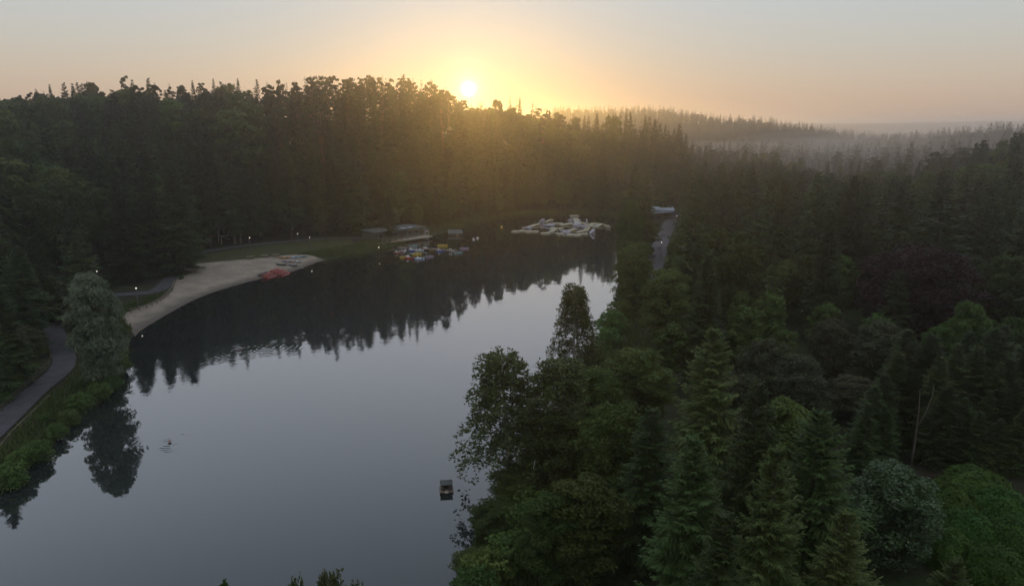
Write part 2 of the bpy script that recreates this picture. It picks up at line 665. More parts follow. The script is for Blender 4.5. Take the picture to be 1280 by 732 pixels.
def loft(name, A, B, mat, n=80, m=14, lift=.06):
    A, B = resample(A, n), resample(B, n)
    t = np.linspace(0, 1, m)[None, :, None]
    P = A[:, None] * (1 - t) + B[:, None] * t
    X = P.reshape(-1, 2)
    V = np.concatenate([X, (Hm(X[:, 0], X[:, 1]) + lift)[:, None]], 1)
    i, j = np.meshgrid(np.arange(n - 1), np.arange(m - 1), indexing='ij')
    F = np.stack([i * m + j, (i + 1) * m + j, (i + 1) * m + j + 1, i * m + j + 1], -1).reshape(-1, 4)
    me = np_mesh(name, V, F, mat, True)
    if me.polygons[0].normal.z < 0: me.flip_normals()
    return tag(link(name, me), kind='structure')


def ribbon(name, pts, width, mat, lift=.08, per=8):
    P = smooth_open(pts, per)
    d = np.gradient(P, axis=0)
    d /= np.linalg.norm(d, axis=1, keepdims=True)
    nr = np.stack([d[:, 1], -d[:, 0]], 1) * width / 2
    return loft(name, P + nr, P - nr, mat, n=len(P) * 2, m=5, lift=lift)


def pxl(L_, z=1.0): return [at(px, py, z)[:2] for px, py in L_]


M['sand'] = plain('sand', (.37, .30, .225), (.28, .225, .17), .6, .95, .5, 2.5, spec=.15)
def sand_mat():
    m, nt, bs, _ = new_mat('sand')
    a = noise_mix(nt, (.29, .235, .18), (.20, .165, .125), .30, 6)
    b = noise_mix(nt, a, (.15, .125, .095), 1.7, 5, .52, .75)
    sx = nt.nodes.new('ShaderNodeSeparateXYZ')
    tc = nt.nodes.new('ShaderNodeTexCoord')
    nt.links.new(tc.outputs['Object'], sx.inputs[0])
    nz = nt.nodes.new('ShaderNodeTexNoise')
    nz.inputs['Scale'].default_value = .5
    nt.links.new(tc.outputs['Object'], nz.inputs['Vector'])
    ad = nt.nodes.new('ShaderNodeMath')
    ad.operation = 'MULTIPLY_ADD'
    ad.inputs[1].default_value = -.45
    nt.links.new(nz.outputs['Fac'], ad.inputs[0])
    nt.links.new(sx.outputs['Z'], ad.inputs[2])
    mr = nt.nodes.new('ShaderNodeMapRange')      # sand soaked by the lake: low ground near the waterline
    mr.inputs['From Min'].default_value = -.05
    mr.inputs['From Max'].default_value = .28
    nt.links.new(ad.outputs[0], mr.inputs['Value'])
    mx = nt.nodes.new('ShaderNodeMix')
    mx.data_type = 'RGBA'
    nt.links.new(mr.outputs['Result'], mx.inputs['Factor'])
    mx.inputs[6].default_value = (.11, .09, .07, 1)
    nt.links.new(b, mx.inputs[7])
    nt.links.new(mx.outputs[2], bs.inputs['Base Color'])
    bs.inputs['Roughness'].default_value = .95
    bs.inputs['Specular IOR Level'].default_value = .15
    bump(nt, bs, 2.5, .9, .25)
    return m


M['sand'] = sand_mat()
M['grass'] = plain('mown_grass', (.048, .050, .018), (.034, .037, .014), .5, .95, .6, 6, spec=.1)
M['path'] = plain('grey_path', (.068, .063, .068), (.048, .045, .048), .8, .9, .3, 8, spec=.2)
M['road'] = plain('pale_road', (.10, .09, .095), (.075, .068, .072), .5, .9, .2, 8, spec=.2)

BEACH_BACK = pxl([(150, 392), (163, 386), (190, 376), (212, 363), (219, 351), (225, 340), (231, 332), (270, 327), (320, 322), (358, 318), (388, 317), (404, 320)], 1.2)
bf = [np.array(at(px, py)[:2]) for px, py in [(152, 428), (166, 422), (200, 397), (245, 373), (285, 359), (322, 349), (345, 344.5), (362, 340), (380, 333.5), (396, 327.5), (414, 323)]]
c_l = LAKE.mean(0)
BEACH_FRONT = [p + (c_l - p) / np.linalg.norm(c_l - p) * 2.5 for p in bf]
loft('beach', smooth_open(BEACH_FRONT), smooth_open(BEACH_BACK), M['sand'], 110, 22, .10)
GRASS_LO = pxl([(229, 331.5), (270, 326.5), (320, 321.5), (358, 317.5), (392, 315.5), (440, 314)], 1.3)
GRASS_HI = pxl([(232, 322), (270, 316), (320, 309), (358, 304.5), (400, 301), (440, 299)], 1.3)
loft('grass_bank', smooth_open(GRASS_LO), smooth_open(GRASS_HI), M['grass'], 80, 12, .08)
LEFT_PATH = pxl([(-90, 605), (-30, 552), (10, 516), (45, 484), (72, 462), (80, 446), (74, 428), (67, 410), (70, 394), (88, 381), (120, 370), (160, 366), (192, 362), (208, 352), (218, 338), (224, 326), (245, 317), (300, 308), (350, 303), (410, 298), (458, 297)], 1.35)
ribbon('path', LEFT_PATH, 3.1, M['path'], .12)
ROAD = pxl([(812, 350), (817, 332), (823, 312), (827, 298), (833, 286), (838, 277), (843, 271), (846, 266), (850, 261)], 1.4)
ribbon('road', ROAD, 4.6, M['road'], .14)
YARD = pxl([(462, 297.5), (545, 288), (600, 280)], 1.35)
ribbon('yard', YARD, 7, M['path'], .07)


# ------------------------------------------------------------------ trees: crown and trunk makers
def norm(v): return v / np.maximum(np.linalg.norm(v, axis=-1, keepdims=True), 1e-9)


def blades(p, d, length, width, r, flat=.6):
    """rhombic sprays from p along d"""
    n = len(p)
    upv = np.tile(np.array([0, 0, 1.]), (n, 1)) + r.normal(0, flat, (n, 3))
    s = norm(np.cross(d, upv)) * (width / 2)[:, None]
    L_ = length[:, None]
    V = np.stack([p, p + d * L_ * .45 + s, p + d * L_, p + d * L_ * .45 - s], 1).reshape(-1, 3)
    return V, np.arange(4 * n).reshape(-1, 4)


def cards(p, nrm_, size, r, aspect=.65):
    n = len(p)
    rd = r.normal(0, 1, (n, 3))
    a = norm(np.cross(nrm_, rd))
    b = np.cross(nrm_, a)
    s = size[:, None]
    V = np.stack([p - a * s * .55, p + b * s * .5 * aspect, p + a * s * .55, p - b * s * .5 * aspect], 1).reshape(-1, 3)
    return V, np.arange(4 * n).reshape(-1, 4)


def conifer_crown(r, h, R, whorls, per, twigs, z0=.12, droop=.35, tw=.22, ragged=.25, power=.85, bunch=1.0):
    zs = np.repeat(z0 + (.99 - z0) * np.linspace(0, 1, whorls) ** .85, per) + r.normal(0, .35 / whorls, whorls * per)
    zs = np.clip(zs, z0 * .9, .99)
    nb = len(zs)
    ang = r.uniform(0, 6.283, nb)
    t = (zs - z0) / (1 - z0)
    sect = 1 + .18 * np.sin(ang * 2 + r.uniform(0, 6)) + .12 * np.sin(ang * 3 + zs * 9)
    Lb = R * np.clip((1 - t), .02, 1) ** power * (1 - ragged + 2 * ragged * r.random(nb)) * sect * np.clip(.55 + 2.2 * t, .6, 1) + .22 + .16 * h / 24
    el = .55 * t ** 2 - droop * (1 - t) + r.normal(0, .10, nb)
    bd = np.stack([np.cos(ang) * np.cos(el), np.sin(ang) * np.cos(el), np.sin(el)], 1)
    base = np.stack([np.zeros(nb), np.zeros(nb), zs * h], 1)
    k = twigs
    s = np.tile(np.linspace(.12, 1.0, k), (nb, 1)) + r.normal(0, .03, (nb, k))
    side = np.where(np.arange(k) % 2 == 0, 1., -1.)[None, :] * np.ones((nb, 1))
    lat = norm(np.cross(bd, np.array([0, 0, 1.])))
    pos = base[:, None] + bd[:, None] * (s * Lb[:, None])[..., None]
    pos[..., 2] += (-droop * .35 * Lb[:, None] * s * (1 - s) * 2) + .10 * Lb[:, None] * s ** 3
    tl = Lb[:, None] * (.50 * (1.05 - s) + .13) * r.uniform(.7, 1.25, (nb, k)) * bunch + .12
    td = norm(bd[:, None] * .75 + lat[:, None] * side[..., None] * (.95 - .5 * s)[..., None] + np.array([0, 0, -.22]) + r.normal(0, .16, (nb, k, 3)))
    V, F = blades(pos.reshape(-1, 3), td.reshape(-1, 3), tl.ravel(), tl.ravel() * tw + .05, r, .45)
    return V, F


def trunk_mb(r, h, r0, bend=.02, n=8, segs=7, top=.04):
    mb = MB()
    x = y = 0.
    pts, rad = [(0, 0, -.8)], [r0 * 1.35]
    for i in range(segs + 1):
        t = i / segs
        x += r.normal(0, bend * h / segs) if i else 0
        y += r.normal(0, bend * h / segs) if i else 0
        pts.append((x, y, t * h + (.0 if i else .05)))
        rad.append(r0 * (1 - t) ** .9 + top)
    mb.tube(pts, rad, n)
    return mb, pts


def broad_parts(r, h, R, clumps, leaves, size, z0=.25, shape=1.0, clump_r=.30, r0=None, up=.25, limbs=True, flat=1.0, gap=.0):
    """wood (MB) and crown arrays: clumps of leaf cards on limbs through an egg-shaped volume"""
    r0 = r0 or h * .018
    wood, pts = trunk_mb(r, h * .72, r0, .03)
    cz, ch = h * (z0 + (1 - z0) / 2), h * (1 - z0) / 2
    C_, Rr = [], []
    i = 0
    while len(C_) < clumps:
        i += 1
        a = (i * 2.39996) + r.normal(0, .3)
        f = ((len(C_) + .5) / clumps)
        sz = 1 - 2 * f
        rad = math.sqrt(max(0, 1 - sz * sz))
        q = r.uniform(.62, .98) if r.random() > .25 else r.uniform(.15, .6)
        if sz < 0: rad = rad * .85 + .12
        C_.append((math.cos(a) * rad * R * q * .8, math.sin(a) * rad * R * q * .8, cz + sz * ch * (.92 if sz > 0 else .95) * (q ** .5)))
        Rr.append(R * clump_r * r.uniform(.7, 1.3))
    C_, Rr = np.array(C_), np.array(Rr)
    if limbs:
        for k in range(0, clumps, max(1, clumps // 14)):
            j = int(np.clip((C_[k][2] / h - .12) / .72 * 7, 2, 6)) + 1
            p0 = Vector(pts[min(max(1, j - 2), len(pts) - 1)])
            p1 = Vector(C_[k])
            mid = p0.lerp(p1, .5) + Vector((r.normal(0, .04 * R), r.normal(0, .04 * R), .06 * h))
            wood.tube([p0, mid, p1], [r0 * .42, r0 * .26, r0 * .08], 5)
    n = clumps * leaves
    dv = norm(r.normal(0, 1, (n, 3)))
    dv[:, 2] = np.where((dv[:, 2] < -.2) & (r.random(n) < .6), -dv[:, 2], dv[:, 2])
    rr = np.repeat(Rr, leaves) * r.uniform(.55, 1.05, n) ** .6
    bumpy = 1 + .22 * np.sin(dv[:, 0] * 5 + np.repeat(C_[:, 1], leaves)) * np.sin(dv[:, 1] * 5 + np.repeat(C_[:, 0], leaves))
    P = np.repeat(C_, leaves, 0) + dv * (rr * bumpy)[:, None] * np.array([1, 1, .75 * flat])
    nn = norm(dv * .8 + r.normal(0, .75, (n, 3)) + np.array([0, 0, up]))
    V, F = cards(P, nn, size * r.uniform(.6, 1.4, n), r)
    return wood, V, F


def birch_parts(r, h, R, strands, leaves, size):
    wood = MB()
    V, F, nv = [], [], 0
    stems = [(0, 0)] if R < 3 else [(-.5, .1), (.6, -.2)]
    tops = []
    for sx, sy in stems:
        lean = r.normal(0, .05, 2) + np.array([sx, sy]) * .09
        hh = h * r.uniform(.88, 1.0)
        pts = [(sx + lean[0] * z * hh * .9 + .15 * math.sin(z * 5), sy + lean[1] * z * hh * .9, z * hh - (.6 if z == 0 else 0)) for z in np.linspace(0, 1, 9)]
        wood.tube(pts, [.20 * (1 - t) ** .8 + .02 for t in np.linspace(0, 1, 9)], 8)
        tops.append((pts, hh))
    for i in range(strands):
        pts, hh = tops[i % len(tops)]
        t = r.uniform(.08, 1.0) ** .8
        k = t * 8
        a = int(min(k, 7))
        p0 = Vector(pts[a]).lerp(Vector(pts[a + 1]), k - a)
        an = r.uniform(0, 6.283)
        L_ = R * (1.05 - t * .75) * r.uniform(.45, 1.1)
        out_ = Vector((math.cos(an), math.sin(an), 0))
        p1 = p0 + out_ * L_ * .55 + Vector((0, 0, L_ * .55))
        p2 = p0 + out_ * L_ + Vector((0, 0, L_ * .45))
        drop = r.uniform(.5, 2.4) * (.6 + .5 * (1 - t))
        p3 = p2 + out_ * .25 + Vector((0, 0, -drop))
        if i % 5 == 0: wood.tube([p0, p1, p2], [.05, .03, .012], 4, False)
        s = r.random(leaves) ** .8
        q = np.where((s < .5)[:, None], np.array(p1) + (np.array(p2) - np.array(p1)) * (s * 2)[:, None], np.array(p2) + (np.array(p3) - np.array(p2)) * ((s - .5) * 2)[:, None])
        q = q + r.normal(0, .14, q.shape)
        v, f = cards(q, norm(r.normal(0, 1, q.shape)), size * r.uniform(.6, 1.4, leaves), r, .6)
        V.append(v)
        F.append(f + nv)
        nv += len(v)
    return wood, np.concatenate(V), np.concatenate(F)


def mound_crown(r, Rx, h, lobes, leaves, size):
    """rounded evergreen shrub: a tight leafy dome with smaller domes budding from it"""
    Ps, Ns = [], []
    for i in range(lobes + 1):
        a = i * 2.4 + r.normal(0, .3)
        e = r.uniform(.15, 1.0)
        if i == 0:
            c0, rr, hh, n = np.zeros(3), Rx * .82, h * .86, leaves * 3
        else:
            c0 = np.array([math.cos(a) * math.cos(e) * Rx * .62, math.sin(a) * math.cos(e) * Rx * .62, math.sin(e) * h * .58])
            rr = Rx * r.uniform(.34, .46)
            hh, n = rr * .95, leaves
        dv = norm(r.normal(0, 1, (n, 3)))
        if i == 0: dv[:, 2] = np.abs(dv[:, 2])
        bump_ = 1 + .06 * np.sin(dv[:, 0] * 9 + i) * np.sin(dv[:, 1] * 9) + r.normal(0, .03, n)
        Ps.append(c0 + dv * np.array([rr, rr, hh]) * bump_[:, None])
        Ns.append(dv)
    P, N_ = np.concatenate(Ps), np.concatenate(Ns)
    k = P[:, 2] > 0
    P, N_ = P[k], N_[k]
    return cards(P, norm(N_ + r.normal(0, .32, P.shape)), size * r.uniform(.6, 1.4, len(P)), r, .7)


SP = {}      # kind -> list of (trunk mesh, crown mesh, nominal height, nominal radius)


def reg(kind, wood, V, F, mat, bark, h, R):
    SP.setdefault(kind, []).append((wood.mesh(kind + '_trunk', bark, True) if wood else None, np_mesh(kind + '_crown', V, F, mat), h, R))


def make_library():
    for i in range(4):      # spruces for the slopes
        r = np.random.default_rng(100 + i)
        h, R = 24, (4.2, 4.9, 5.4, 3.8)[i]
        V, F = conifer_crown(r, h, R, 27, 8, 19, z0=(.10, .16, .06, .2)[i], tw=.28, ragged=.38)
        reg('spruce', trunk_mb(r, h, .32, .004)[0], V, F, M['spruce'], M['bark'], h, R)
    for i in range(3):      # detailed foreground firs
        r = np.random.default_rng(130 + i)
        h, R = 18, (4.0, 4.4, 3.7)[i]
        V, F = conifer_crown(r, h, R, 46, 9, 46, z0=.03, droop=.28, tw=.16, ragged=.26, power=.72, bunch=.62)
        reg('fir', trunk_mb(r, h, .28, .004)[0], V, F, M['fir'], M['bark'], h, R)
    for i in range(3):      # dark foreground spruces
        r = np.random.default_rng(160 + i)
        h, R = 20, (3.8, 4.3, 3.4)[i]
        V, F = conifer_crown(r, h, R, 46, 8, 40, z0=.05, droop=.45, tw=.17, ragged=.28, power=.8, bunch=.66)
        reg('darkfir', trunk_mb(r, h, .3, .004)[0], V, F, M['spruce'], M['bark'], h, R)
    for i in range(4):      # scots pines: bare stem, uneven flat clumps
        r = np.random.default_rng(200 + i)
        h, R = 22, (3.2, 3.8, 2.8, 3.5)[i]
        wood, V, F = broad_parts(r, h, R, 30, 110, .42, z0=.42, clump_r=.27, r0=.3, flat=.6, up=.4)
        reg('pine', wood, V, F, M['pine'], M['pinebark'], h, R)
    for i in range(4):      # broadleaf trees for the slopes
        r = np.random.default_rng(300 + i)
        h, R = 18, (4.8, 5.4, 4.4, 5.0)[i]
        wood, V, F = broad_parts(r, h, R, 46, 85, .72, z0=(.2, .14, .25, .1)[i], clump_r=.27)
        reg('broadleaf', wood, V, F, M['leaf'], M['bark'], h, R)
    for i in range(3):      # detailed broadleaf trees
        r = np.random.default_rng(330 + i)
        h, R = 15, (4.2, 4.8, 3.8)[i]
        wood, V, F = broad_parts(r, h, R, 95, 330, .26, z0=.08, clump_r=.24)
        reg('ash', wood, V, F, M['leaf'], M['bark'], h, R)
    for i in range(2):
        r = np.random.default_rng(350 + i)
        h, R = 14, 4.6
        wood, V, F = broad_parts(r, h, R, 80, 260, .30, z0=.12, clump_r=.24)
        reg('olive', wood, V, F, M['olive'], M['palebark'], h, R)
    r = np.random.default_rng(360)
    reg('copper', *broad_parts(r, 19, 10, 120, 260, .42, z0=.06, clump_r=.20, r0=.5), M['copper'], M['bark'], 19, 10)
    r = np.random.default_rng(362)
    reg('willow', *broad_parts(r, 16, 4.3, 90, 300, .30, z0=.02, clump_r=.26, r0=.35), M['willow'], M['bark'], 16, 4.3)
    for i in range(2):
        r = np.random.default_rng(370 + i)
        reg('birch', *birch_parts(r, 15, 3.4, (520, 330)[i], 52, .21), M['birch'], M['birchbark'], 15, 3.4)
    r = np.random.default_rng(380)
    reg('gloss', *broad_parts(r, 12, 3.6, 44, 620, .24, z0=.03, clump_r=.33, r0=.2), M['gloss'], M['bark'], 12, 3.6)
    for i in range(3):
        r = np.random.default_rng(390 + i)
        V, F = mound_crown(r, 3.2, 4.2, 9, 2300, .21)
        w = MB().tube([(0, 0, -.5), (.1, 0, 1.2), (.2, .1, 2.6)], [.22, .16, .08], 7)
        reg('rhodo', w, V, F, M['rhodo'], M['bark'], 4.2, 3.2)
    for i in range(4):
        r = np.random.default_rng(400 + i)
        h, R = 3.0, 2.0
        wood, V, F = broad_parts(r, h, R, 34, 90, .24, z0=.0, clump_r=.3, r0=.07)
        reg('shrub', wood, V, F, M['shrub'], M['bark'], h, R)


make_library()

NAMES = {'spruce': ('spruce_tree', 'spruce'), 'fir': ('fir_tree', 'fir tree'), 'darkfir': ('spruce_tree', 'spruce'), 'pine': ('pine_tree', 'pine'),
         'broadleaf': ('broadleaf_tree', 'tree'), 'ash': ('broadleaf_tree', 'tree'), 'olive': ('broadleaf_tree', 'tree'), 'copper': ('copper_beech_tree', 'tree'),
         'willow': ('willow_tree', 'willow'), 'birch': ('birch_tree', 'birch'), 'gloss': ('evergreen_tree', 'tree'), 'rhodo': ('rhododendron_bush', 'bush'), 'shrub': ('shrub', 'shrub')}


def plant(kind, x, y, h, label, group=None, wide=1.0, var=None, z=None, rz=None):
    L_ = SP[kind]
    tm, cm, nh, nR = L_[(var if var is not None else random.randrange(len(L_))) % len(L_)]
    s = h / nh
    nm, cat = NAMES[kind]
    root = empty(nm, (x, y, (hz(x, y) if z is None else z) - .05), random.uniform(0, 6.28) if rz is None else rz, label, cat, group, (s * wide, s * wide, s))
    if tm: link('trunk', tm, root)
    link('crown', cm, root)
    return root


# ------------------------------------------------------------------ single trees one can pick out
HEROES = []      # (px, py top, D, radius) for spacing the wood around them


def plant_top(kind, px, py, D, label, R=None, group=None, var=None, rz=None):
    p = at_dist(px, py, D)
    g = hz(p[0], p[1])
    h = p[2] - g
    nR = SP[kind][(var or 0) % len(SP[kind])]
    wide = 1.0 if R is None else R / (nR[3] * h / nR[2])
    HEROES.append((p[0], p[1], h, (R or nR[3] * h / nR[2]), kind))
    return plant(kind, p[0], p[1], h, label, group, wide, var if var is not None else 0, rz=rz)


for a in [
    ('birch', 645, 432, 63, 'tall feathery birch with drooping twigs leaning out over the lake', 6.0, 0, 0.4),
    ('birch', 722, 352, 94, 'feathery birch by the water, farther along the bank than the tallest birch', 4.3, 1, 1.2),
    ('willow', 108, 330, 108, 'pale grey green rounded willow beside the path at the end of the beach', 3.9, 0, 0),
    ('copper', 1150, 308, 122, 'broad dark purple copper beech on the right slope', 11.5, 0, 0),
    ('gloss', 1122, 583, 58, 'rounded evergreen with glossy grey green leaves beside the bright rhododendrons', 4.0, 0, 0),
    ('ash', 60, 222, 178, 'broad round leafy tree above the path on the left slope', 8.6, 1, 0),
    ('darkfir', 20, 308, 136, 'dark spruce at the left edge above the bend of the path', 4.2, 0, 1),
    ('darkfir', -8, 345, 114, 'dark spruce at the left edge just above the path fence', 3.3, 2, 2),
    ('darkfir', 212, 205, 182, 'dark spruce with branches hanging over the end of the beach', 6.5, 0, 0),
    ('darkfir', 178, 190, 190, 'tall dark spruce behind the low beach fence', 5.5, 1, 0),
    ('darkfir', 146, 215, 176, 'dark spruce between the willow and the beach fence', 5.2, 2, 0),
    ('ash', 790, 246, 172, 'rounded tree at the water edge in front of the pale road', 4.2, 0, 0),
    ('ash', 795, 300, 132, 'dark leafy tree overhanging the narrow end of the lake', 4.8, 1, 0),
    ('ash', 836, 330, 112, 'leafy tree at the near end of the pale road', 5.0, 2, 0),
    ('darkfir', 886, 318, 92, 'slim dark spruce standing right of the birches', 4.0, 0, 0),
    ('fir', 893, 412, 62, 'light green fir with a pale pointed top right of the birches', 3.9, 0, 0),
    ('fir', 1026, 515, 48, 'large grey green fir in front with its tip by the dark hollow', 4.1, 1, 0),
    ('fir', 868, 548, 41, 'pale tipped fir at the bottom with layered drooping sprays', 3.6, 2, 0),
    ('darkfir', 948, 478, 47, 'dark fir squeezed between two paler firs at the front', 3.6, 1, 0),
    ('fir', 972, 560, 38, 'lower fir at the front between the grey green fir and the pale tipped fir', 3.2, 0, 2),
    ('darkfir', 905, 640, 33, 'dark spruce cut by the bottom edge below the pale tipped fir', 3.2, 2, 1),
    ('fir', 1060, 640, 40, 'fir cut by the bottom edge under the glossy evergreen', 2.8, 0, 1),
    ('fir', 1195, 700, 42, 'bluish fir tip in the bottom right corner', 2.6, 1, 1),
    ('olive', 1108, 398, 98, 'grey olive tree with a rounded crown in front of the copper beech', 5.0, 0, 0),
    ('olive', 1040, 396, 98, 'grey olive tree left of another one with a broader crown', 4.0, 1, 0),
    ('olive', 960, 420, 86, 'olive green tree behind the light green fir', 3.9, 0, 2),
    ('ash', 1216, 374, 106, 'mid green tree under the copper beech at its right', 3.7, 0, 3),
    ('ash', 1178, 402, 102, 'small round green tree below the copper beech', 3.0, 2, 3),
    ('ash', 1278, 392, 105, 'bright green tree at the right edge of the wood', 3.6, 1, 3),
    ('ash', 1262, 312, 132, 'pale green tree at the right edge behind the copper beech', 5.2, 2, 3),
    ('ash', 742, 455, 72, 'leafy tree between the two birches on the near bank', 4.2, 1, 4),
    ('ash', 800, 430, 76, 'round leafy tree right of the farther birch', 4.6, 2, 4),
    ('ash', 700, 512, 60, 'leafy tree behind the tallest birch trunk', 3.8, 0, 4),
    ('ash', 770, 500, 58, 'dense green tree left of the light green fir', 4.2, 1, 5),
    ('ash', 735, 590, 48, 'leafy tree on the near bank left of the pale tipped fir', 3.8, 2, 5),
    ('ash', 690, 612, 47, 'leafy tree at the foot of the tallest birch', 3.0, 0, 5),
    ('darkfir', 815, 510, 51, 'dark spruce between the dense green tree and the pale tipped fir', 3.2, 2, 3),
    ('darkfir', 982, 226, 146, 'tall pointed spruce rising above the middle of the right wood', 4.6, 0, 3),
    ('darkfir', 1070, 220, 150, 'pointed spruce rising above the wood left of the copper beech', 4.4, 1, 3),
    ('darkfir', 1040, 262, 120, 'spruce with a narrow top in front of two taller pointed ones', 4.0, 2, 4),
    ('ash', 925, 300, 118, 'rounded tree left of the narrow topped spruce', 5.0, 0, 6),
    ('darkfir', 38, 296, 152, 'dark spruce between the round leafy tree and the left edge', 4.6, 1, 1),
    ('darkfir', 46, 330, 146, 'dark spruce overhanging the bend of the left path', 4.2, 2, 2),
    ('darkfir', 22, 355, 128, 'shorter dark spruce between two taller ones above the left path fence', 3.2, 1, 3),
    ('olive', 28, 405, 126, 'dull bushy tree just above the left path fence', 3.0, 0, 3),
    ('darkfir', -40, 350, 108, 'dark spruce cut by the left edge above the path fence', 3.4, 1, 3),
    ('darkfir', -30, 320, 132, 'dark spruce mostly outside the left edge', 4.6, 0, 3),
    ('olive', 1000, 440, 84, 'olive tree with a low crown in front of the two grey olive trees', 4.3, 0, 4),
    ('olive', 928, 462, 68, 'small olive tree directly behind the dark fir at the front', 3.6, 1, 5),
    ('olive', 1072, 468, 88, 'dull olive tree at the rim of the dark hollow', 3.8, 0, 1),
    ('ash', 985, 490, 62, 'low leafy tree behind the large grey green fir', 3.4, 2, 1),
    ('ash', 648, 585, 60, 'leafy tree crowding the trunk of the tallest birch', 3.3, 1, 2),
    ('ash', 622, 628, 55, 'leafy waterside tree below the tallest birch facing the duck house', 2.9, 2, 2),
    ('ash', 598, 690, 50, 'low leafy tree over the water at the bottom edge', 2.4, 0, 2),
    ('birch', 405, 699, 27, 'top of a small birch at the bottom edge over the water', 1.7, 0, 2.2),
    ('birch', 368, 714, 27, 'sparse treetop at the bottom edge left of the small birch top', 1.3, 1, 1.0),
    ('birch', 440, 711, 27.5, 'thin treetop at the bottom edge right of the small birch top', 1.2, 1, 3.0),
    ('ash', 266, 717, 26, 'lowest leafy treetop at the bottom edge farthest left over the water', 1.3, 0, 0),
]:
    plant_top(a[0], a[1], a[2], a[3], a[4], a[5], None, a[6], a[7])

# bright rhododendrons in the bottom right corner
for i, (px, py, D, R, lab) in enumerate([
    (1222, 580, 74, 3.6, 'tallest bright green rhododendron dome beside the dark hollow'),
    (1258, 606, 70, 3.2, 'bright rhododendron dome at the right edge below the tallest dome'),
    (1196, 598, 69, 2.4, 'small rhododendron dome touching the glossy evergreen'),
    (1215, 632, 64, 2.8, 'rhododendron dome in the middle of the bright clump'),
    (1272, 642, 65, 2.8, 'yellowish green rhododendron dome low at the right edge'),
    (1190, 655, 61, 2.4, 'shaded rhododendron dome under the glossy evergreen'),
    (1250, 676, 60, 2.6, 'lowest rhododendron dome near the bottom right corner')]):
    p = at_dist(px, py, D)
    g = hz(p[0], p[1])
    plant('rhodo', p[0], p[1], max(2.2, p[2] - g), lab, 'rhododendrons in the bottom right corner', R / (3.2 * max(2.2, p[2] - g) / 4.2), i)
    HEROES.append((p[0], p[1], p[2] - g, R, 'rhodo'))

# shrubs along the near left bank
for i, (px, py, hgt, lab) in enumerate([
    (12, 596, 2.6, 'dark shrub on the bank in the lower left corner'), (48, 566, 2.4, 'shrub overhanging the water between two brighter shrubs on the left bank'),
    (28, 574, 2.2, 'bright shrub behind the dark corner shrub'), (70, 540, 2.0, 'bright green shrub on the left bank facing the bend of the path'),
    (86, 522, 1.9, 'round shrub at the water edge below the willow'), (58, 524, 1.4, 'low grassy shrub beside the left path'),
    (100, 505, 2.2, 'leafy shrub under the willow near the water'), (126, 492, 2.6, 'dark shrub dipping into the lake right of the willow'),
    (148, 458, 2.8, 'shrub between the willow and the end of the beach'), (112, 482, 2.4, 'shrub hugging the foot of the willow'),
    (140, 478, 2.0, 'small shrub trailing over the water in front of the beach end')]):
    p = at(px, py, 1.0)
    plant('shrub', p[0], p[1], hgt, lab, 'shrubs on the left bank', random.uniform(1.0, 1.3), i)

for i, (px, py, hgt, lab) in enumerate([(8, 505, 1.6, 'shrub on the slope above the fence at the left edge'), (26, 486, 1.8, 'dark shrub behind the left path fence'), (42, 468, 1.6, 'small shrub behind the fence near the bend'),
                                       (52, 448, 2.0, 'shrub behind the fence at the bend of the left path'), (14, 480, 2.4, 'tall shrub uphill of the left path fence'), (34, 455, 2.2, 'round shrub uphill of the bend of the left path')]):
    p = at(px - 6, py - 6, 1.6)
    plant('shrub', p[0], p[1], hgt, lab, 'shrubs above the left path', 1.3, i)

# low shrubs on the near right bank
for i, (px, py, hgt, lab) in enumerate([
    (612, 722, 3.0, 'leafy shrub at the bottom of the right bank by the water'), (640, 706, 3.4, 'taller leafy shrub beside the lowest right bank shrub'),
    (655, 672, 3.2, 'shrub at the water edge under the tallest birch'), (668, 640, 3.0, 'shrub below the birch trunk close to the duck house'),
    (690, 700, 3.4, 'shrub under the leafy trees at the bottom'), (600, 748, 3.0, 'shrub cut by the bottom edge at the corner of the lake'), (776, 392, 3.6, 'shrub on the water edge above the farther birch'), (764, 412, 4.2, 'tall shrub on the bank right of the farther birch'), (757, 428, 3.4, 'shrub at the foot of the farther birch'), (742, 452, 3.6, 'shrub at the water edge between the two birches'), (722, 478, 3.4, 'shrub at the water edge behind the tallest birch')]):
    p = at(px, py, 1.0)
    plant('shrub', p[0], p[1], hgt, lab, 'shrubs on the right bank', 1.2, i)

# bare pale trunk with a fork in the dark hollow
pb = at(1137, 588, 1.4)
gz = hz(pb[0], pb[1])
tr = empty('dead_tree', (pb[0], pb[1], gz), 0, 'bare pale forked trunk standing in the dark hollow below the olive trees', 'tree')
mb = MB().tube([(0, 0, -.4), (.1, 0, 2.5), (.15, .1, 5.0), (.05, .1, 7.2), (-.1, .1, 9)], [.12, .10, .08, .05, .02], 8)
mb.build('trunk', M['darktimber'], tr, smooth=True)
MB().tube([(.15, .1, 4.8), (.8, .1, 6.4), (1.25, .1, 8.3), (1.3, .2, 9.6)], [.07, .055, .035, .015], 7).build('limb', M['darktimber'], tr, smooth=True)

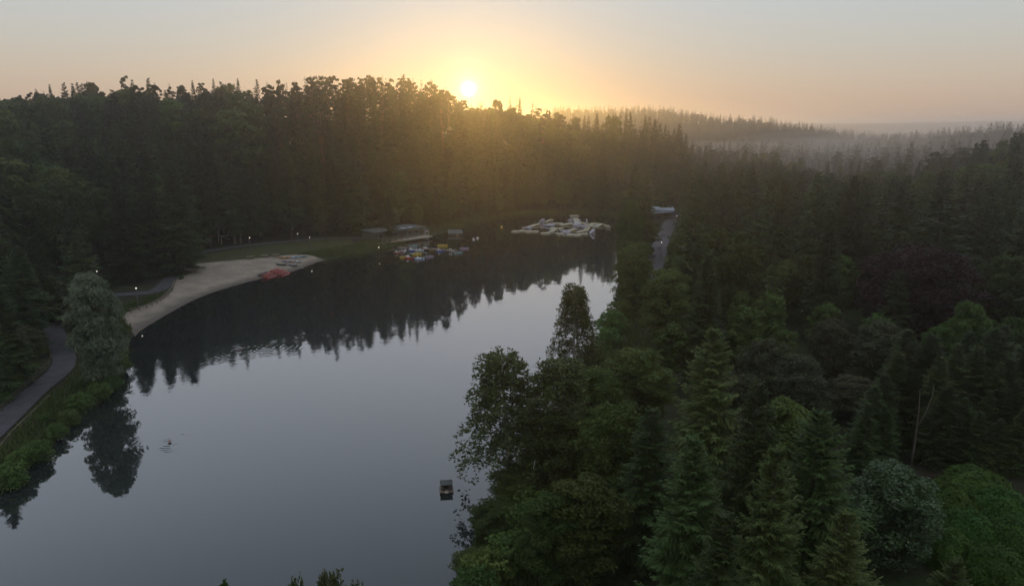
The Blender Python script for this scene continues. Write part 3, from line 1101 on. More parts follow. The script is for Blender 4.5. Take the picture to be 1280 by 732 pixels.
for i, (px, py, hgt) in enumerate([(1095, 560, 9), (1112, 545, 11), (1128, 552, 9), (1160, 560, 10), (1150, 535, 12), (1180, 550, 11), (1205, 548, 10), (1222, 540, 12), (1245, 552, 11), (1268, 545, 12), (1290, 556, 11), (1195, 525, 12),
                               (1082, 575, 9), (1170, 578, 8), (1262, 570, 9), (1236, 526, 12), (1275, 522, 12), (1120, 528, 11), (1215, 585, 7), (1240, 590, 6.5), (1266, 592, 7), (1292, 588, 8), (1195, 574, 7), (1075, 590, 8), (1100, 582, 7), (1306, 570, 9), (1225, 568, 8), (1252, 572, 8)]):
    p = at(px, py, 1.4)  # young spruces put in to cover bare ground and darken the hollow
    plant('darkfir', p[0], p[1], hgt * random.uniform(.9, 1.1), 'small dark spruce added to darken the hollow behind the rhododendrons', 'young spruces added to darken the hollow', 1.5, i)

# pale bare stems at the edge of the wood behind the beach
for px, rb, rt, lab in [(274, 301, 262, 'tallest pale bare stem behind the play tower'), (286, 300, 264, 'pale bare stem right of the tallest one by the play tower'), (301, 303, 288, 'short pale stem at the right of the play area'),
                        (326, 296, 268, 'pale stem left of the first lamp behind the beach'), (366, 292, 236, 'slender pale stem above the middle lamp behind the beach')]:
    p = at(px, rb, 1.6)
    D = math.hypot(p[0], p[1])
    top = at_dist(px + random.uniform(-2, 2), rt, D)
    t_ = empty('bare_tree', (p[0], p[1], hz(p[0], p[1])), 0, lab, 'tree', 'bare stems behind the beach')
    hh = top[2] - hz(p[0], p[1])
    MB().tube([(0, 0, -.3), (.1, 0, hh * .5), ((top[0] - p[0]), 0, hh)], [.36, .28, .12], 8).build('trunk', M['palebark'], t_, smooth=True)
    for k in range(5):
        an, zz = random.uniform(0, 6.28), hh * random.uniform(.5, .95)
        MB().tube([(.08, 0, zz), (math.cos(an) * 1.1, math.sin(an) * 1.1, zz + .7)], [.07, .02], 5).build('limb', M['palebark'], t_)

# ------------------------------------------------------------------ the woods
SKY_PX = np.array([(-400, 108), (0, 107), (30, 116), (60, 110), (100, 104), (140, 102), (155, 86), (168, 101), (200, 103), (260, 104), (300, 102), (345, 104), (400, 97), (430, 93), (470, 97), (500, 97), (545, 103), (562, 110), (574, 117), (588, 119), (600, 118), (612, 119), (640, 122),
                   (665, 132), (700, 141), (735, 147), (760, 143), (790, 144), (830, 155), (852, 160), (868, 182), (900, 192), (950, 188), (1000, 196), (1050, 206), (1090, 200), (1130, 205), (1170, 203), (1200, 192), (1230, 176), (1280, 163), (1700, 150)], float)
EDGE_PX = np.array([(200, 762), (285, 768), (340, 762), (390, 764), (430, 772), (480, 742), (520, 700), (560, 660), (620, 640), (700, 610), (760, 590)], float)
KEEP = [  # what must stay in view: outline in the picture, its distance
    ([(148, 382), (165, 378), (222, 342), (232, 318), (262, 304), (300, 298), (400, 296), (404, 326), (320, 350), (160, 424)], 150),
    ([(-20, 560), (-20, 520), (40, 480), (66, 452), (58, 400), (72, 385), (84, 400), (84, 460), (60, 500)], 75),
    ([(817, 330), (822, 290), (832, 262), (850, 256), (848, 282), (834, 300), (828, 332)], 175),
    ([(814, 276), (814, 259), (846, 259), (846, 276)], 272),
    ([(458, 306), (458, 282), (600, 274), (600, 300)], 215),
    ([(262, 310), (262, 286), (306, 286), (306, 308)], 205),
]


def crest(px): return np.interp(px, HT[:, 0], HT[:, 2])


def gen_forest():
    T = []       # x, y, h, R, kind, D
    r = np.random.default_rng(77)
    xs = np.arange(-330, 420, 5.6)
    ys = np.arange(30, 480, 5.6)
    X, Y = np.meshgrid(xs, ys)
    X = X.ravel() + r.uniform(-2.4, 2.4, X.size)
    Y = Y.ravel() + r.uniform(-2.4, 2.4, Y.size)
    D = np.hypot(X, Y)
    u, th = az_col(X, Y)
    ok = (np.abs(th) < RAD(41)) & (D > 56) & (D < np.minimum(crest(u) + 45, 470)) & (lake_dist(X, Y) > 3.0)
    X, Y, D, u = X[ok], Y[ok], D[ok], u[ok]
    beach_poly = np.vstack([smooth_open(BEACH_FRONT), smooth_open(BEACH_BACK)[::-1]])
    grass_poly = np.vstack([smooth_open(GRASS_LO), smooth_open(GRASS_HI)[::-1]])
    ok = ~inside_poly(X, Y, beach_poly) & ~inside_poly(X, Y, grass_poly)
    ok &= (dist_line(X, Y, LEFT_PATH) > 3.6) & (dist_line(X, Y, ROAD) > 3.2) & (dist_line(X, Y, YARD) > 6) & (dist_line(X, Y, BEACH_BACK) > 3.5)
    X, Y, D, u = X[ok], Y[ok], D[ok], u[ok]
    order = np.argsort(D)
    GZ_ = Hm(X, Y)
    ld = lake_dist(X, Y)
    hx = np.array([(a[0], a[1], a[3]) for a in HEROES])
    show = []     # trees one can pick out must not be covered by the wood in front of them
    for a in HEROES:
        d_ = math.hypot(a[0], a[1])
        if d_ < 60 or a[4] == 'shrub': continue
        g_ = hz(a[0], a[1])
        for f in (.97, .85, .7, .5):
            qx, qy, qd = (float(v) for v in project(a[0], a[1], g_ + a[2] * f))
            ww = a[3] * FPX / qd * (.25 + (1 - f))
            show += [(qx - ww, qy, d_), (qx, qy, d_), (qx + ww, qy, d_)]
    show = np.array(show)
    for i in order:
        x, y, d, g = X[i], Y[i], D[i], GZ_[i]
        if np.any(np.hypot(hx[:, 0] - x, hx[:, 1] - y) < 2.0 + .55 * hx[:, 2]): continue
        right = u[i] > 770
        if d < 84 and u[i] > 1090: continue      # the dark hollow
        if right and d < 230 and r.random() < .2: continue
        nz = math.sin(x * .045 + 1) + math.sin(y * .06 + x * .02) + r.normal(0, .8)
        cr = d > crest(u[i]) - 34
        if right:
            kind = 'broadleaf' if nz > .6 else 'spruce'
            h = r.uniform(17, 27) if kind == 'spruce' else r.uniform(11, 17)
            if d < 115: h *= .82
            if d < 97 and u[i] > 1080: kind, h = 'spruce', r.uniform(8, 11)
        else:
            kind = 'pine' if (cr and 330 < u[i] < 580 and r.random() < .4) else ('broadleaf' if nz > .85 or (cr and u[i] < 330 and r.random() < .62) else 'spruce')
            h = r.uniform(21, 29) if kind == 'spruce' else (r.uniform(21, 26) if kind == 'pine' else r.uniform(15, 22))
            if ld[i] < 9: h *= r.uniform(.45, .9)
        if 560 < u[i] < 800 and ld[i] < 16 and r.random() < .45: kind, h = 'broadleaf', r.uniform(7, 13)
        # the skyline of the photograph limits each height
        px, py, dep = project(x, y, g + h)
        lim0 = float(np.interp(px, SKY_PX[:, 0], SKY_PX[:, 1]))
        slim = 1.0
        emergent = cr and r.random() < (.7 if kind == 'pine' else .33 if kind == 'spruce' else .22) and not 562 < px < 612
        if emergent:
            kind = 'pine' if kind == 'broadleaf' and r.random() < .6 else kind
            lim = lim0 + r.uniform(-5, 3)
            slim = .62
        else:
            lim = lim0 + r.uniform(6, 18) + (0 if cr else 4)
        if not right and cr: lim = lim if emergent else max(lim, lim0 + 7)
        if py < lim or emergent:
            h = float(at_dist(float(px), lim, d)[2] - g)
            if h > 33: continue
        elif cr and py > lim + 3 and not right:
            h = min(31, float(at_dist(float(px), lim + r.uniform(0, 9), d)[2] - g))
        if h < 7: continue
        nR = {'spruce': (4.6 if right else 4.0) / 24, 'pine': 3.4 / 22, 'broadleaf': 4.9 / 18}[kind]
        R = nR * h * r.uniform(.85, 1.2) * slim
        if T:
            q = np.array([(t[0], t[1], t[3]) for t in T[-500:]])
            if np.any(np.hypot(q[:, 0] - x, q[:, 1] - y) < (.62 if right else .5) * (q[:, 2] + R)): continue
        # silhouette samples
        fr = np.array([.05, .2, .35, .5, .65, .8, .95])
        wd = R * (1 - fr * .95 if kind == 'spruce' else np.sqrt(np.clip(1 - (2 * fr - 1) ** 2, .1, 1)))
        sx, sy, sd = project(np.full(7, x), np.full(7, y), g + fr * h)
        hw = wd * FPX / sd
        if right and np.any(sx - hw < np.interp(sy, EDGE_PX[:, 0], EDGE_PX[:, 1])): continue
        nearer = show[show[:, 2] > d + 1.5]
        if len(nearer) and ((np.abs(nearer[:, 0] - np.interp(nearer[:, 1], sy[::-1], sx[::-1])) < np.interp(nearer[:, 1], sy[::-1], hw[::-1], left=0, right=0) * .8)).any(): continue
        bad = False
        for poly, kd in KEEP:
            if d < kd + (3 if kd < 200 else 0):
                P = np.array(poly, float)
                if inside_poly(np.concatenate([sx, sx - hw * .85, sx + hw * .85, sx - hw * .45, sx + hw * .45]), np.concatenate([sy] * 5), P).any():
                    bad = True
                    break
        if bad: continue
        T.append((x, y, h, R, kind, d, g))
    return T


FOREST = gen_forest()


def visible_cells(T):
    """how much of each tree shows from the viewpoint (nearest first, coarse raster)"""
    w, h = 427, 244
    buf = np.zeros((h, w), bool)
    allt = [(a[0], a[1], a[2], a[3], a[4], math.hypot(a[0], a[1]), hz(a[0], a[1]), -1) for a in HEROES] + [(*t, i) for i, t in enumerate(T)]
    allt.sort(key=lambda t: t[5])
    seen = np.zeros(len(T))
    for x, y, hh, R, kind, d, g, idx in allt:
        px, py0, dep = (float(v) for v in project(x, y, g + hh))
        px1, py1, _ = (float(v) for v in project(x, y, g))
        cnt = 0
        r0, r1 = int(max(0, py0 / 3)), int(min(h - 1, py1 / 3))
        for row in range(r0, r1 + 1):
            f = (row * 3 + 1.5 - py0) / max(py1 - py0, 1)
            if f < 0 or f > 1: continue
            wd = R * (f ** .8 if kind in ('spruce', 'fir', 'darkfir') else math.sqrt(max(.02, 1 - (2 * f - 1) ** 2))) * FPX / dep * .92
            cx = px + (px1 - px) * f
            a, b = int(max(0, (cx - wd) / 3)), int(min(w - 1, (cx + wd) / 3))
            if b < a: continue
            cnt += int((~buf[row, a:b + 1]).sum())
            buf[row, a:b + 1] = True
        if idx >= 0: seen[idx] = cnt
    return seen


SEEN = visible_cells(FOREST)


def zone(t):
    x, y, h, R, kind, d, g = t
    u = float(az_col(x, y)[0])
    if u > 860: return 'on the wooded slope right of the lake' if d < 210 else 'in the hazy valley wood beyond the right slope'
    if u > 770: return 'on the bank beside the pale road'
    if d > crest(u) - 34:
        return 'on the skyline left of the sun' if u < 585 else 'on the skyline right of the sun'
    if u < 225: return 'on the dark slope above the left path'
    if u < 455: return 'on the slope behind the sandy beach'
    return 'on the slope behind the boathouse and far shore'


LOOK = {'spruce': 'dark pointed spruce in the dense wood ', 'pine': 'ragged flat topped pine ', 'broadleaf': 'rounded leafy tree in the dense wood '}
limit = {'spruce': 275, 'pine': 90, 'broadleaf': 210}
order = sorted(range(len(FOREST)), key=lambda i: -SEEN[i])
rest = []
cnt = {}
for i in order:
    x, y, h, R, kind, d, g = FOREST[i]
    k = cnt.get(kind, 0)
    if SEEN[i] >= 4 and k < limit[kind]:
        cnt[kind] = k + 1
        zn = zone(FOREST[i])
        v = random.randrange(len(SP[kind]))
        nR = SP[kind][v][3] / SP[kind][v][2] * h
        plant(kind, x, y, h, LOOK[kind] + zn, NAMES[kind][1] + ' trees ' + zn, R / nR, v)
    else:
        rest.append(i)
print('FOREST', len(FOREST), 'individual', cnt, 'rest', len(rest))


def proto(kind, r, n):
    if kind == 'spruce':
        V, F = conifer_crown(r, 24, 4.6, n, 6, 5, z0=.05, tw=.7, ragged=.22, power=.8)
        return V / 24, F
    if kind == 'pine':
        _, V, F = broad_parts(r, 22, 3.4, 12, 26, 1.3, z0=.5, clump_r=.36, flat=.55, limbs=False)
        return V / 22, F
    _, V, F = broad_parts(r, 18, 4.9, 20, 22, 1.5, z0=.15, clump_r=.3, limbs=False)
    return V / 18, F


def merged_wood(name, items, n, label, cat):
    """a far wood that reads as one mass"""
    r = np.random.default_rng(9)
    protos = {k: [proto(k, r, n) for _ in range(3)] for k in ('spruce', 'pine', 'broadleaf')}
    nominal = {'spruce': 4.6 / 24, 'pine': 3.4 / 22, 'broadleaf': 4.9 / 18}
    Vs, Fs, Ts, nv = [], [], [], 0
    for x, y, h, R, kind, g in items:
        V, F = protos[kind][r.integers(3)]
        a = r.uniform(0, 6.28)
        w_ = R / (nominal[kind] * h)
        ca, sa = math.cos(a), math.sin(a)
        V2 = np.stack([(V[:, 0] * ca - V[:, 1] * sa) * h * w_ + x, (V[:, 0] * sa + V[:, 1] * ca) * h * w_ + y, V[:, 2] * h + g], 1)
        Vs.append(V2)
        Fs.append(F + nv)
        Ts.append(np.full(len(V2), r.random()))
        nv += len(V2)
    o = link(name, np_mesh(name, np.concatenate(Vs), np.concatenate(Fs), M['far'], tint=np.concatenate(Ts)))
    return tag(o, label, cat, kind='stuff')


merged_wood('woodland', [(*FOREST[i][:5], FOREST[i][6]) for i in rest], 18, 'deep dark woodland filling in behind the front trees', 'woodland')


def far_items(dmin, dmax, cmin, cmax, sp, seed):
    r = np.random.default_rng(seed)
    X, Y = np.meshgrid(np.arange(-200, 1400, sp), np.arange(200, 1500, sp))
    X = X.ravel() + r.uniform(-sp * .45, sp * .45, X.size)
    Y = Y.ravel() + r.uniform(-sp * .45, sp * .45, Y.size)
    D = np.hypot(X, Y)
    u, _ = az_col(X, Y)
    ok = (D > dmin) & (D < dmax) & (u > cmin) & (u < cmax) & (D > np.minimum(crest(u) + 45, 470))
    X, Y = X[ok], Y[ok]
    g = Hm(X, Y)
    o = []
    for x, y, z in zip(X, Y, g):
        k = 'spruce' if r.random() < .78 else 'broadleaf'
        h = r.uniform(14, 21) if k == 'spruce' else r.uniform(11, 16)
        o.append((x, y, h, h * (.19 if k == 'spruce' else .3), k, z))
    return o


merged_wood('far_forest', far_items(380, 1080, 690, 1420, 9.5, 21), 16, 'hazy forest covering the far valley sides and ridges', 'forest')


# rough grass and reeds on the banks
def grass_tufts():
    r = np.random.default_rng(55)
    n = 26000
    L_ = LAKE
    i = r.integers(0, len(L_), n)
    t = r.random(n)[:, None]
    P = L_[i] * (1 - t) + L_[(i + 1) % len(L_)] * t
    nr = np.roll(L_, -1, 0) - np.roll(L_, 1, 0)
    nr = np.stack([nr[:, 1], -nr[:, 0]], 1)
    nr = nr / np.linalg.norm(nr, axis=1, keepdims=True)
    s = 1 if not inside_poly(*(L_[0] + nr[0] * .5)[:, None], L_)[0] else -1
    P = P + nr[i] * s * (r.random(n) ** 1.4 * 9 + .2)[:, None]
    bp = np.vstack([smooth_open(BEACH_FRONT), smooth_open(BEACH_BACK)[::-1]])
    ok = (lake_dist(P[:, 0], P[:, 1]) > .1) & ~inside_poly(P[:, 0], P[:, 1], bp) & (dist_line(P[:, 0], P[:, 1], BEACH_FRONT) > 4) & (dist_line(P[:, 0], P[:, 1], LEFT_PATH) > 2.5) & (dist_line(P[:, 0], P[:, 1], ROAD) > 2.6)
    P = P[ok]
    z = Hm(P[:, 0], P[:, 1])
    base = np.concatenate([P, z[:, None] - .05], 1)
    k = 5
    base = np.repeat(base, k, 0) + np.concatenate([r.normal(0, .3, (len(base) * k, 2)), np.zeros((len(base) * k, 1))], 1)
    d = norm(np.concatenate([r.normal(0, .35, (len(base), 2)), np.ones((len(base), 1))], 1))
    V, F = blades(base, d, r.uniform(.35, 1.1, len(base)), np.full(len(base), .12), r)
    o = link('bank_grass', np_mesh('bank_grass', V, F, M['grassblade'], tint=np.repeat(r.random(len(base)), 4)))
    tag(o, 'rough green grass along the lake banks', 'grass', kind='stuff')


grass_tufts()


# ------------------------------------------------------------------ things round the lake
def paint(name, a, rough=.45): return plain('paint_' + name, a, tuple(v * .82 for v in a), 4, rough, spec=.5)


for nm, colr in (('yellow', (.62, .46, .04)), ('blue', (.06, .13, .50)), ('white', (.62, .62, .60)), ('red', (.42, .05, .035)), ('mauve', (.36, .27, .36)),
                 ('teal', (.20, .36, .36)), ('dark', (.03, .04, .035)), ('paleblue', (.40, .50, .62)), ('orange', (.58, .26, .04)), ('brown', (.24, .10, .07)), ('grey', (.33, .33, .33)), ('seat', (.10, .10, .11))):
    M[nm] = paint(nm, colr)
M['inflatable'] = paint('inflatable', (.38, .33, .20), .5)
M['inflatablegrey'] = paint('inflatable_grey', (.40, .36, .40), .4)
M['inflatabledeck'] = paint('inflatable_deck', (.34, .31, .23), .5)
M['hutwall'] = plain('green_hut_wall', (.06, .078, .06), (.045, .058, .045), 2, .8, .2, 14)
M['hutroof'] = plain('grey_roof_felt', (.085, .092, .085), (.06, .067, .062), 1.2, .85, .3, 10)
M['paleroof'] = plain('pale_metal_roof', (.42, .47, .54), (.34, .39, .45), .8, .4, spec=.6)
M['metal'] = plain('grey_metal', (.07, .07, .07), (.05, .05, .05), 6, .5)
M['rooftile'] = plain('roof_tiles', (.30, .22, .17), (.20, .15, .12), 2, .85, .4, 12)
M['render'] = plain('pale_render', (.55, .52, .46), (.46, .43, .38), 1.5, .9)
gm, gnt, gb, _ = new_mat('window_glass')
gb.inputs['Base Color'].default_value = (.03, .035, .04, 1)
gb.inputs['Roughness'].default_value = .08
M['glass'] = gm
lm, lnt, lb, _ = new_mat('lamp_glow')
lb.inputs['Base Color'].default_value = (.8, .8, .75, 1)
lb.inputs['Emission Color'].default_value = (1.0, .90, .74, 1)
lb.inputs['Emission Strength'].default_value = 1.8
M['lamp'] = lm


def copies(src, loc, rz, label, group=None, scale=None, mats=None):
    """a copy of a thing with copies of its parts (mats: part name -> material for that copy)"""
    r = src.copy()
    COL.objects.link(r)
    r.location = loc
    r.rotation_euler = (0, 0, rz)
    if scale: r.scale = scale
    r['label'] = label
    if group: r['group'] = group

    def kids(o, p):
        for ch in [q for q in COL.objects if q.parent == o]:
            c_ = ch.copy()
            COL.objects.link(c_)
            c_.parent = p
            base = ch.name.split('.')[0]
            if mats and base in mats:
                c_.data = ch.data.copy()
                c_.data.materials.clear()
                c_.data.materials.append(mats[base])
            kids(ch, c_)
    kids(src, r)
    return r


# ---- duck house on the lake
p = at(558, 612)
dh = empty('duck_house', (p[0], p[1], 0), RAD(8), 'small wooden duck house floating alone on the lake', 'duck house')
mb = MB()
for k in range(7): mb.box((-.60 + k * .2, 0, .13), (.185, 1.5, .05))
mb.build('deck', M['timber'], dh)
mb = MB()
for y in (-.55, .55): mb.tube([(-.68, y, .02), (.68, y, .02)], .13, 10)
mb.build('float', M['dark'], dh, smooth=True)
w = MB()
w.box((0, .42, .50), (1.0, .05, .68)).box((-.5, 0.02, .50), (.05, .75, .68)).box((.5, 0.02, .50), (.05, .75, .68))
w.box((-.36, -.34, .50), (.24, .05, .68)).box((.36, -.34, .50), (.24, .05, .68)).box((0, -.34, .74), (.48, .05, .20))
w.build('wall', M['darktimber'], dh)
rf = MB()
rf.add([(-.62, -.5, .84), (.62, -.5, .84), (.62, 0, 1.14), (-.62, 0, 1.14), (-.62, .56, .84), (.62, .56, .84), (-.62, -.5, .80), (.62, -.5, .80), (.62, .56, .80), (-.62, .56, .80)],
       [(0, 1, 2, 3), (3, 2, 5, 4), (6, 7, 1, 0), (4, 5, 8, 9), (0, 3, 4, 9, 6), (7, 8, 5, 2, 1), (9, 8, 7, 6)])
rf.build('roof', M['hutroof'], dh)
MB().box((0, -.72, .185), (.36, .5, .04)).build('ramp', M['ply'], dh)

# ---- ducks
def duck(px, py, rz, lab):
    p = at(px, py)
    o = empty('duck', (p[0], p[1], 0), rz, lab, 'duck', 'ducks on the lake')
    b = MB().ball((0, 0, .07), (.26, .15, .13), 12, 8)
    b.tube([(.17, 0, .10), (.23, 0, .22), (.25, 0, .30)], [.08, .055, .05], 8).ball((.27, 0, .33), (.075, .06, .06), 10, 6)
    b.tube([(.33, 0, .32), (.41, 0, .305)], [.03, .02], 6).tube([(-.2, 0, .10), (-.34, 0, .17)], [.08, .02], 6)
    b.build('body', M['brown'] if 'brown' in lab else M['darktimber'], o, smooth=True)
    for s in (-1, 1): MB().ball((-.04, s * .12, .11), (.20, .045, .085), 10, 6).build('wing', M['timber'], o, smooth=True)


duck(212, 553, 2.2, 'brown duck inside the ring of ripples near the left reflections')
duck(336, 433, 0.4, 'dark duck drawing the longest wake in front of the beach')
duck(300, 438, .3, 'brown duck behind the leading duck in front of the beach')

# ---- lamps
def lamp(px, py, zt, lab, dist=None, first=[]):
    """py is the row of the glowing head"""
    p = at(px, py, zt)
    g = hz(p[0], p[1])
    hh = p[2] - g
    if not 1.5 < hh < 6: hh = 3.6
    o = empty('street_lamp', (p[0], p[1], g), 0, lab, 'street lamp', 'lit lamps round the lake')
    MB().tube([(0, 0, -.2), (0, 0, .5), (0, 0, hh - .2)], [.09, .075, .05], 8).build('post', M['metal'], o, smooth=True)
    hd = MB().ball((0, 0, hh), (.13, .13, .13), 12, 8).build('lamp_globe', M['lamp'], o, smooth=True)
    MB().tube([(0, 0, hh + .13), (0, 0, hh + .22)], [.2, .04], 10).build('cap', M['metal'], o)


for px, py, dist, lab in [(52, 395, 118, 'lit lamp beside the left path at the bend'), (84, 373, 126, 'lit lamp glimmering at the left shoulder of the willow'), (121, 339, 150, 'lit lamp above the top of the willow'),
                          (170, 360, 146, 'lit lamp under the dark spruces by the low beach fence'), (312, 297, 206, 'lit lamp right of the play tower'), (372, 292, 208, 'left lamp of the lit pair behind the grass bank'),
                          (387, 296.5, 207, 'right lamp of the lit pair behind the grass bank'), (473, 298, 212, 'lit lamp at the near corner of the boathouse'), (822, 256, 268, 'lit lamp above the pale pavilion'), (846, 270, 235, 'lit lamp on the right of the pale road'), (827, 303, 196, 'lit lamp halfway along the pale road')]:
    lamp(px, py, 4.9, lab)

# ---- low curved beach fence
def fence(name, pts, hgt, rails, spacing, lab, mat, post_r=.07, lift=0.):
    P = resample(smooth_open(pts), max(3, int(np.linalg.norm(np.diff(smooth_open(pts), axis=0), axis=1).sum() / spacing)))
    z = Hm(P[:, 0], P[:, 1]) + lift
    o = empty(name, (P[0][0], P[0][1], z[0]), 0, lab, 'fence')
    b = np.array([P[0][0], P[0][1], z[0]])
    pm = MB().tube([(0, 0, -.3), (0, 0, hgt + .08)], post_r, 7).mesh('post', mat)
    for q, zz in zip(P, z): link('post', pm, o, tuple(np.array([q[0], q[1], zz]) - b))
    for f in rails:
        MB().tube([tuple(np.array([q[0], q[1], zz + hgt * f]) - b) for q, zz in zip(P, z)], post_r * .7, 6).build('rail', mat, o)
    return o


fence('timber_fence', pxl([(163, 388), (178, 384), (195, 376.5), (206, 369), (214, 361), (218, 353)], 1.2), .75, (.95, .5), 1.8, 'low curved timber fence along the back of the beach', M['timber'], .1, .1)
fence('timber_fence', pxl([(-20, 532), (14, 500), (42, 474), (60, 458), (64, 446), (58, 430)], 1.35), 1.0, (.95, .55), 2.4, 'post and rail fence along the upper side of the left path', M['darktimber'])
fence('timber_fence', pxl([(-10, 565), (14, 536), (40, 512), (62, 492)], 1.35), .5, (.9,), 2.4, 'low rail edging the left path on the lake side', M['timber'], .05)

# ---- play tower behind the beach
p = at(269, 305, 1.4)
pt = empty('play_tower', (p[0], p[1], hz(*p[:2])), RAD(20), 'timber climbing tower with a roof at the back of the beach', 'play tower')
for x in (-1.1, 1.1):
    for y in (-1.1, 1.1): MB().tube([(x, y, -.3), (x, y, 3.4)], .12, 8).build('post', M['ply'], pt)
MB().box((0, 0, 1.6), (2.5, 2.5, .12)).build('platform', M['timber'], pt)
MB().add([(-1.6, -1.6, 3.4), (1.6, -1.6, 3.4), (1.6, 1.6, 3.4), (-1.6, 1.6, 3.4), (0, 0, 4.5)], [(3, 2, 1, 0), (0, 1, 4), (1, 2, 4), (2, 3, 4), (3, 0, 4)]).build('roof', M['mauve'], pt)
mb = MB()
for k in range(7): mb.box((-1.1 + k * .366, -1.15, 2.1), (.07, .05, .8))
mb.box((0, -1.15, 2.52), (2.3, .08, .08)).build('railing', M['ply'], pt)
MB().add([(1.1, -.4, 1.65), (1.1, .4, 1.65), (4.2, .4, .25), (4.2, -.4, .25), (1.1, -.4, 1.72), (1.1, .4, 1.72), (4.2, .4, .32), (4.2, -.4, .32)],
         [(0, 1, 2, 3), (7, 6, 5, 4), (0, 3, 7, 4), (1, 5, 6, 2), (0, 4, 5, 1), (3, 2, 6, 7)]).build('slide', M['grey'], pt)
p = at(286, 305, 1.4)
sw = empty('swing_frame', (p[0], p[1], hz(*p[:2])), RAD(15), 'timber swing frame right of the play tower', 'swing')
for x in (-1.9, 1.9):
    for y in (-.8, .8): MB().tube([(x, y, -.2), (x, 0, 2.6)], .09, 8).build('leg', M['ply'], sw)
MB().tube([(-2.3, 0, 2.62), (2.3, 0, 2.62)], .10, 8).build('beam', M['ply'], sw)
for x in (-.8, .8):
    s_ = MB().box((x, 0, .5), (.5, .22, .05)).build('seat', M['dark'], sw)
    MB().tube([(x - .22, 0, .52), (x - .22, 0, 2.55)], .02, 5).tube([(x + .22, 0, .52), (x + .22, 0, 2.55)], .02, 5).build('chain', M['metal'], s_)

# ---- picnic tables at the top of the sand
def picnic(p, rz, lab):
    o = empty('picnic_table', (p[0], p[1], hz(p[0], p[1]) + .1), rz, lab, 'picnic table', 'picnic tables at the back of the beach')
    MB().box((0, 0, .74), (1.9, .75, .06)).build('table_top', M['timber'], o)
    for s in (-1, 1):
        MB().box((0, s * .72, .45), (1.9, .28, .05)).build('bench', M['timber'], o)
        MB().box((s * .65, 0, .40), (.08, 1.6, .08)).tube([(s * .65, -.7, 0), (s * .65, -.25, .71)], .045, 6).tube([(s * .65, .7, 0), (s * .65, .25, .71)], .045, 6).build('leg', M['darktimber'], o)


for px, py, rz, lab in [(313, 322.5, .2, 'leftmost picnic table at the back of the sand'), (331, 320.6, .5, 'picnic table in the middle of the row at the back of the sand'), (345, 319.6, .1, 'picnic table closest to the beached boats')]:
    picnic(at(px, py, 1.3), rz, lab)
p = at(226, 347, 1.3)
plant('shrub', p[0], p[1], 1.1, 'little round bush on the sand beside the overhanging spruce', None, 1.1, 1)

# ---- kayaks lying on the sand
def hull_mesh(L_, Wd, Hh, n=14, m=9, open_=True):
    V, F = [], []
    for i in range(n + 1):
        t = i / n * 2 - 1
        f = max(0., 1 - abs(t) ** 2.4)
        up = .28 * Hh * abs(t) ** 3
        for j in range(m):
            a = math.pi * j / (m - 1)
            V.append((t * L_ / 2, -math.cos(a) * Wd / 2 * (f ** .8 + .02), Hh - math.sin(a) * Hh * (f ** .35 * .96 + .04) + up))
    for i in range(n):
        for j in range(m - 1): F.append((i * m + j, (i + 1) * m + j, (i + 1) * m + j + 1, i * m + j + 1))
    return V, F


def kayak(p, rz, mat, lab, grp, L_=4.4, Wd=.85):
    o = empty('kayak', (p[0], p[1], hz(p[0], p[1]) + .12), rz, lab, 'kayak', grp)
    V, F = hull_mesh(L_, Wd, .34)
    MB().add(V, F).build('hull', mat, o, smooth=True)
    n, m = 14, 9
    dk = []
    for i in range(n + 1):
        dk += [V[i * m], V[i * m + m - 1]]
    MB().add([(x, y, z - .03) for x, y, z in dk], [(2 * i, 2 * i + 1, 2 * i + 3, 2 * i + 2) for i in range(n)]).build('deck', mat, o)
    for x in (-.8, .6):
        mb = MB()
        pts = [(x + .42 * math.cos(a), .24 * math.sin(a), .345) for a in np.linspace(0, 2 * math.pi, 15)]
        mb.tube(pts, .035, 6, False).prism([(x + .38 * math.cos(a), .21 * math.sin(a)) for a in np.linspace(0, 2 * math.pi, 14)[:-1]], .315, .33)
        mb.build('seat', M['seat'], o)


u_ = (at(344, 334.5, .9) - at(322, 343, .9))[:2]
v_ = (at(338, 345.5, .9) - at(322, 343, .9))[:2]
o_ = at(323, 342.6, .9)[:2]
dirn = math.atan2(u_[1], u_[0])
grp = 'kayaks lying side by side on the sand'
KN = ['first', 'second', 'third', 'fourth', 'fifth']
for row in range(2):
    for k in range(5):
        dark = row == 0 and k in (0, 4)
        q = o_ + u_ * (.24 + row * .50) + v_ * (k / 4 + row * .22) * .92
        kayak((q[0], q[1]), dirn + random.uniform(-.04, .04), M['dark' if dark else 'red'],
              ('black' if dark else 'red') + ' kayak, ' + KN[k] + ' from the left in the ' + ('nearer' if row == 0 else 'farther') + ' rank on the sand', grp, 4.6, .9)
q = at(378, 333.2, .6)
for px, py, rz, mt, lab in [(356, 322.5, .3, 'orange', 'orange kayak at the back of the beach'), (367, 322.0, .2, 'paleblue', 'pale blue boat on the sand beside the orange kayak'), (372, 325.8, -.3, 'white', 'white boat on the narrow end of the beach'),
                            (352, 330, -.25, 'dark', 'dark boat behind the red kayaks'), (366, 330, -.5, 'seat', 'charcoal boat between the red kayaks and the white boat'), (360, 326.5, -.1, 'mauve', 'mauve boat on the sand behind the dark boat'), (377, 320.5, .1, 'teal', 'pale green boat at the grass edge of the beach')]:
    p = at(px, py, 1.0)
    kayak(p, rz, M[mt], lab, 'odd boats at the narrow end of the beach', 3.6, .9)

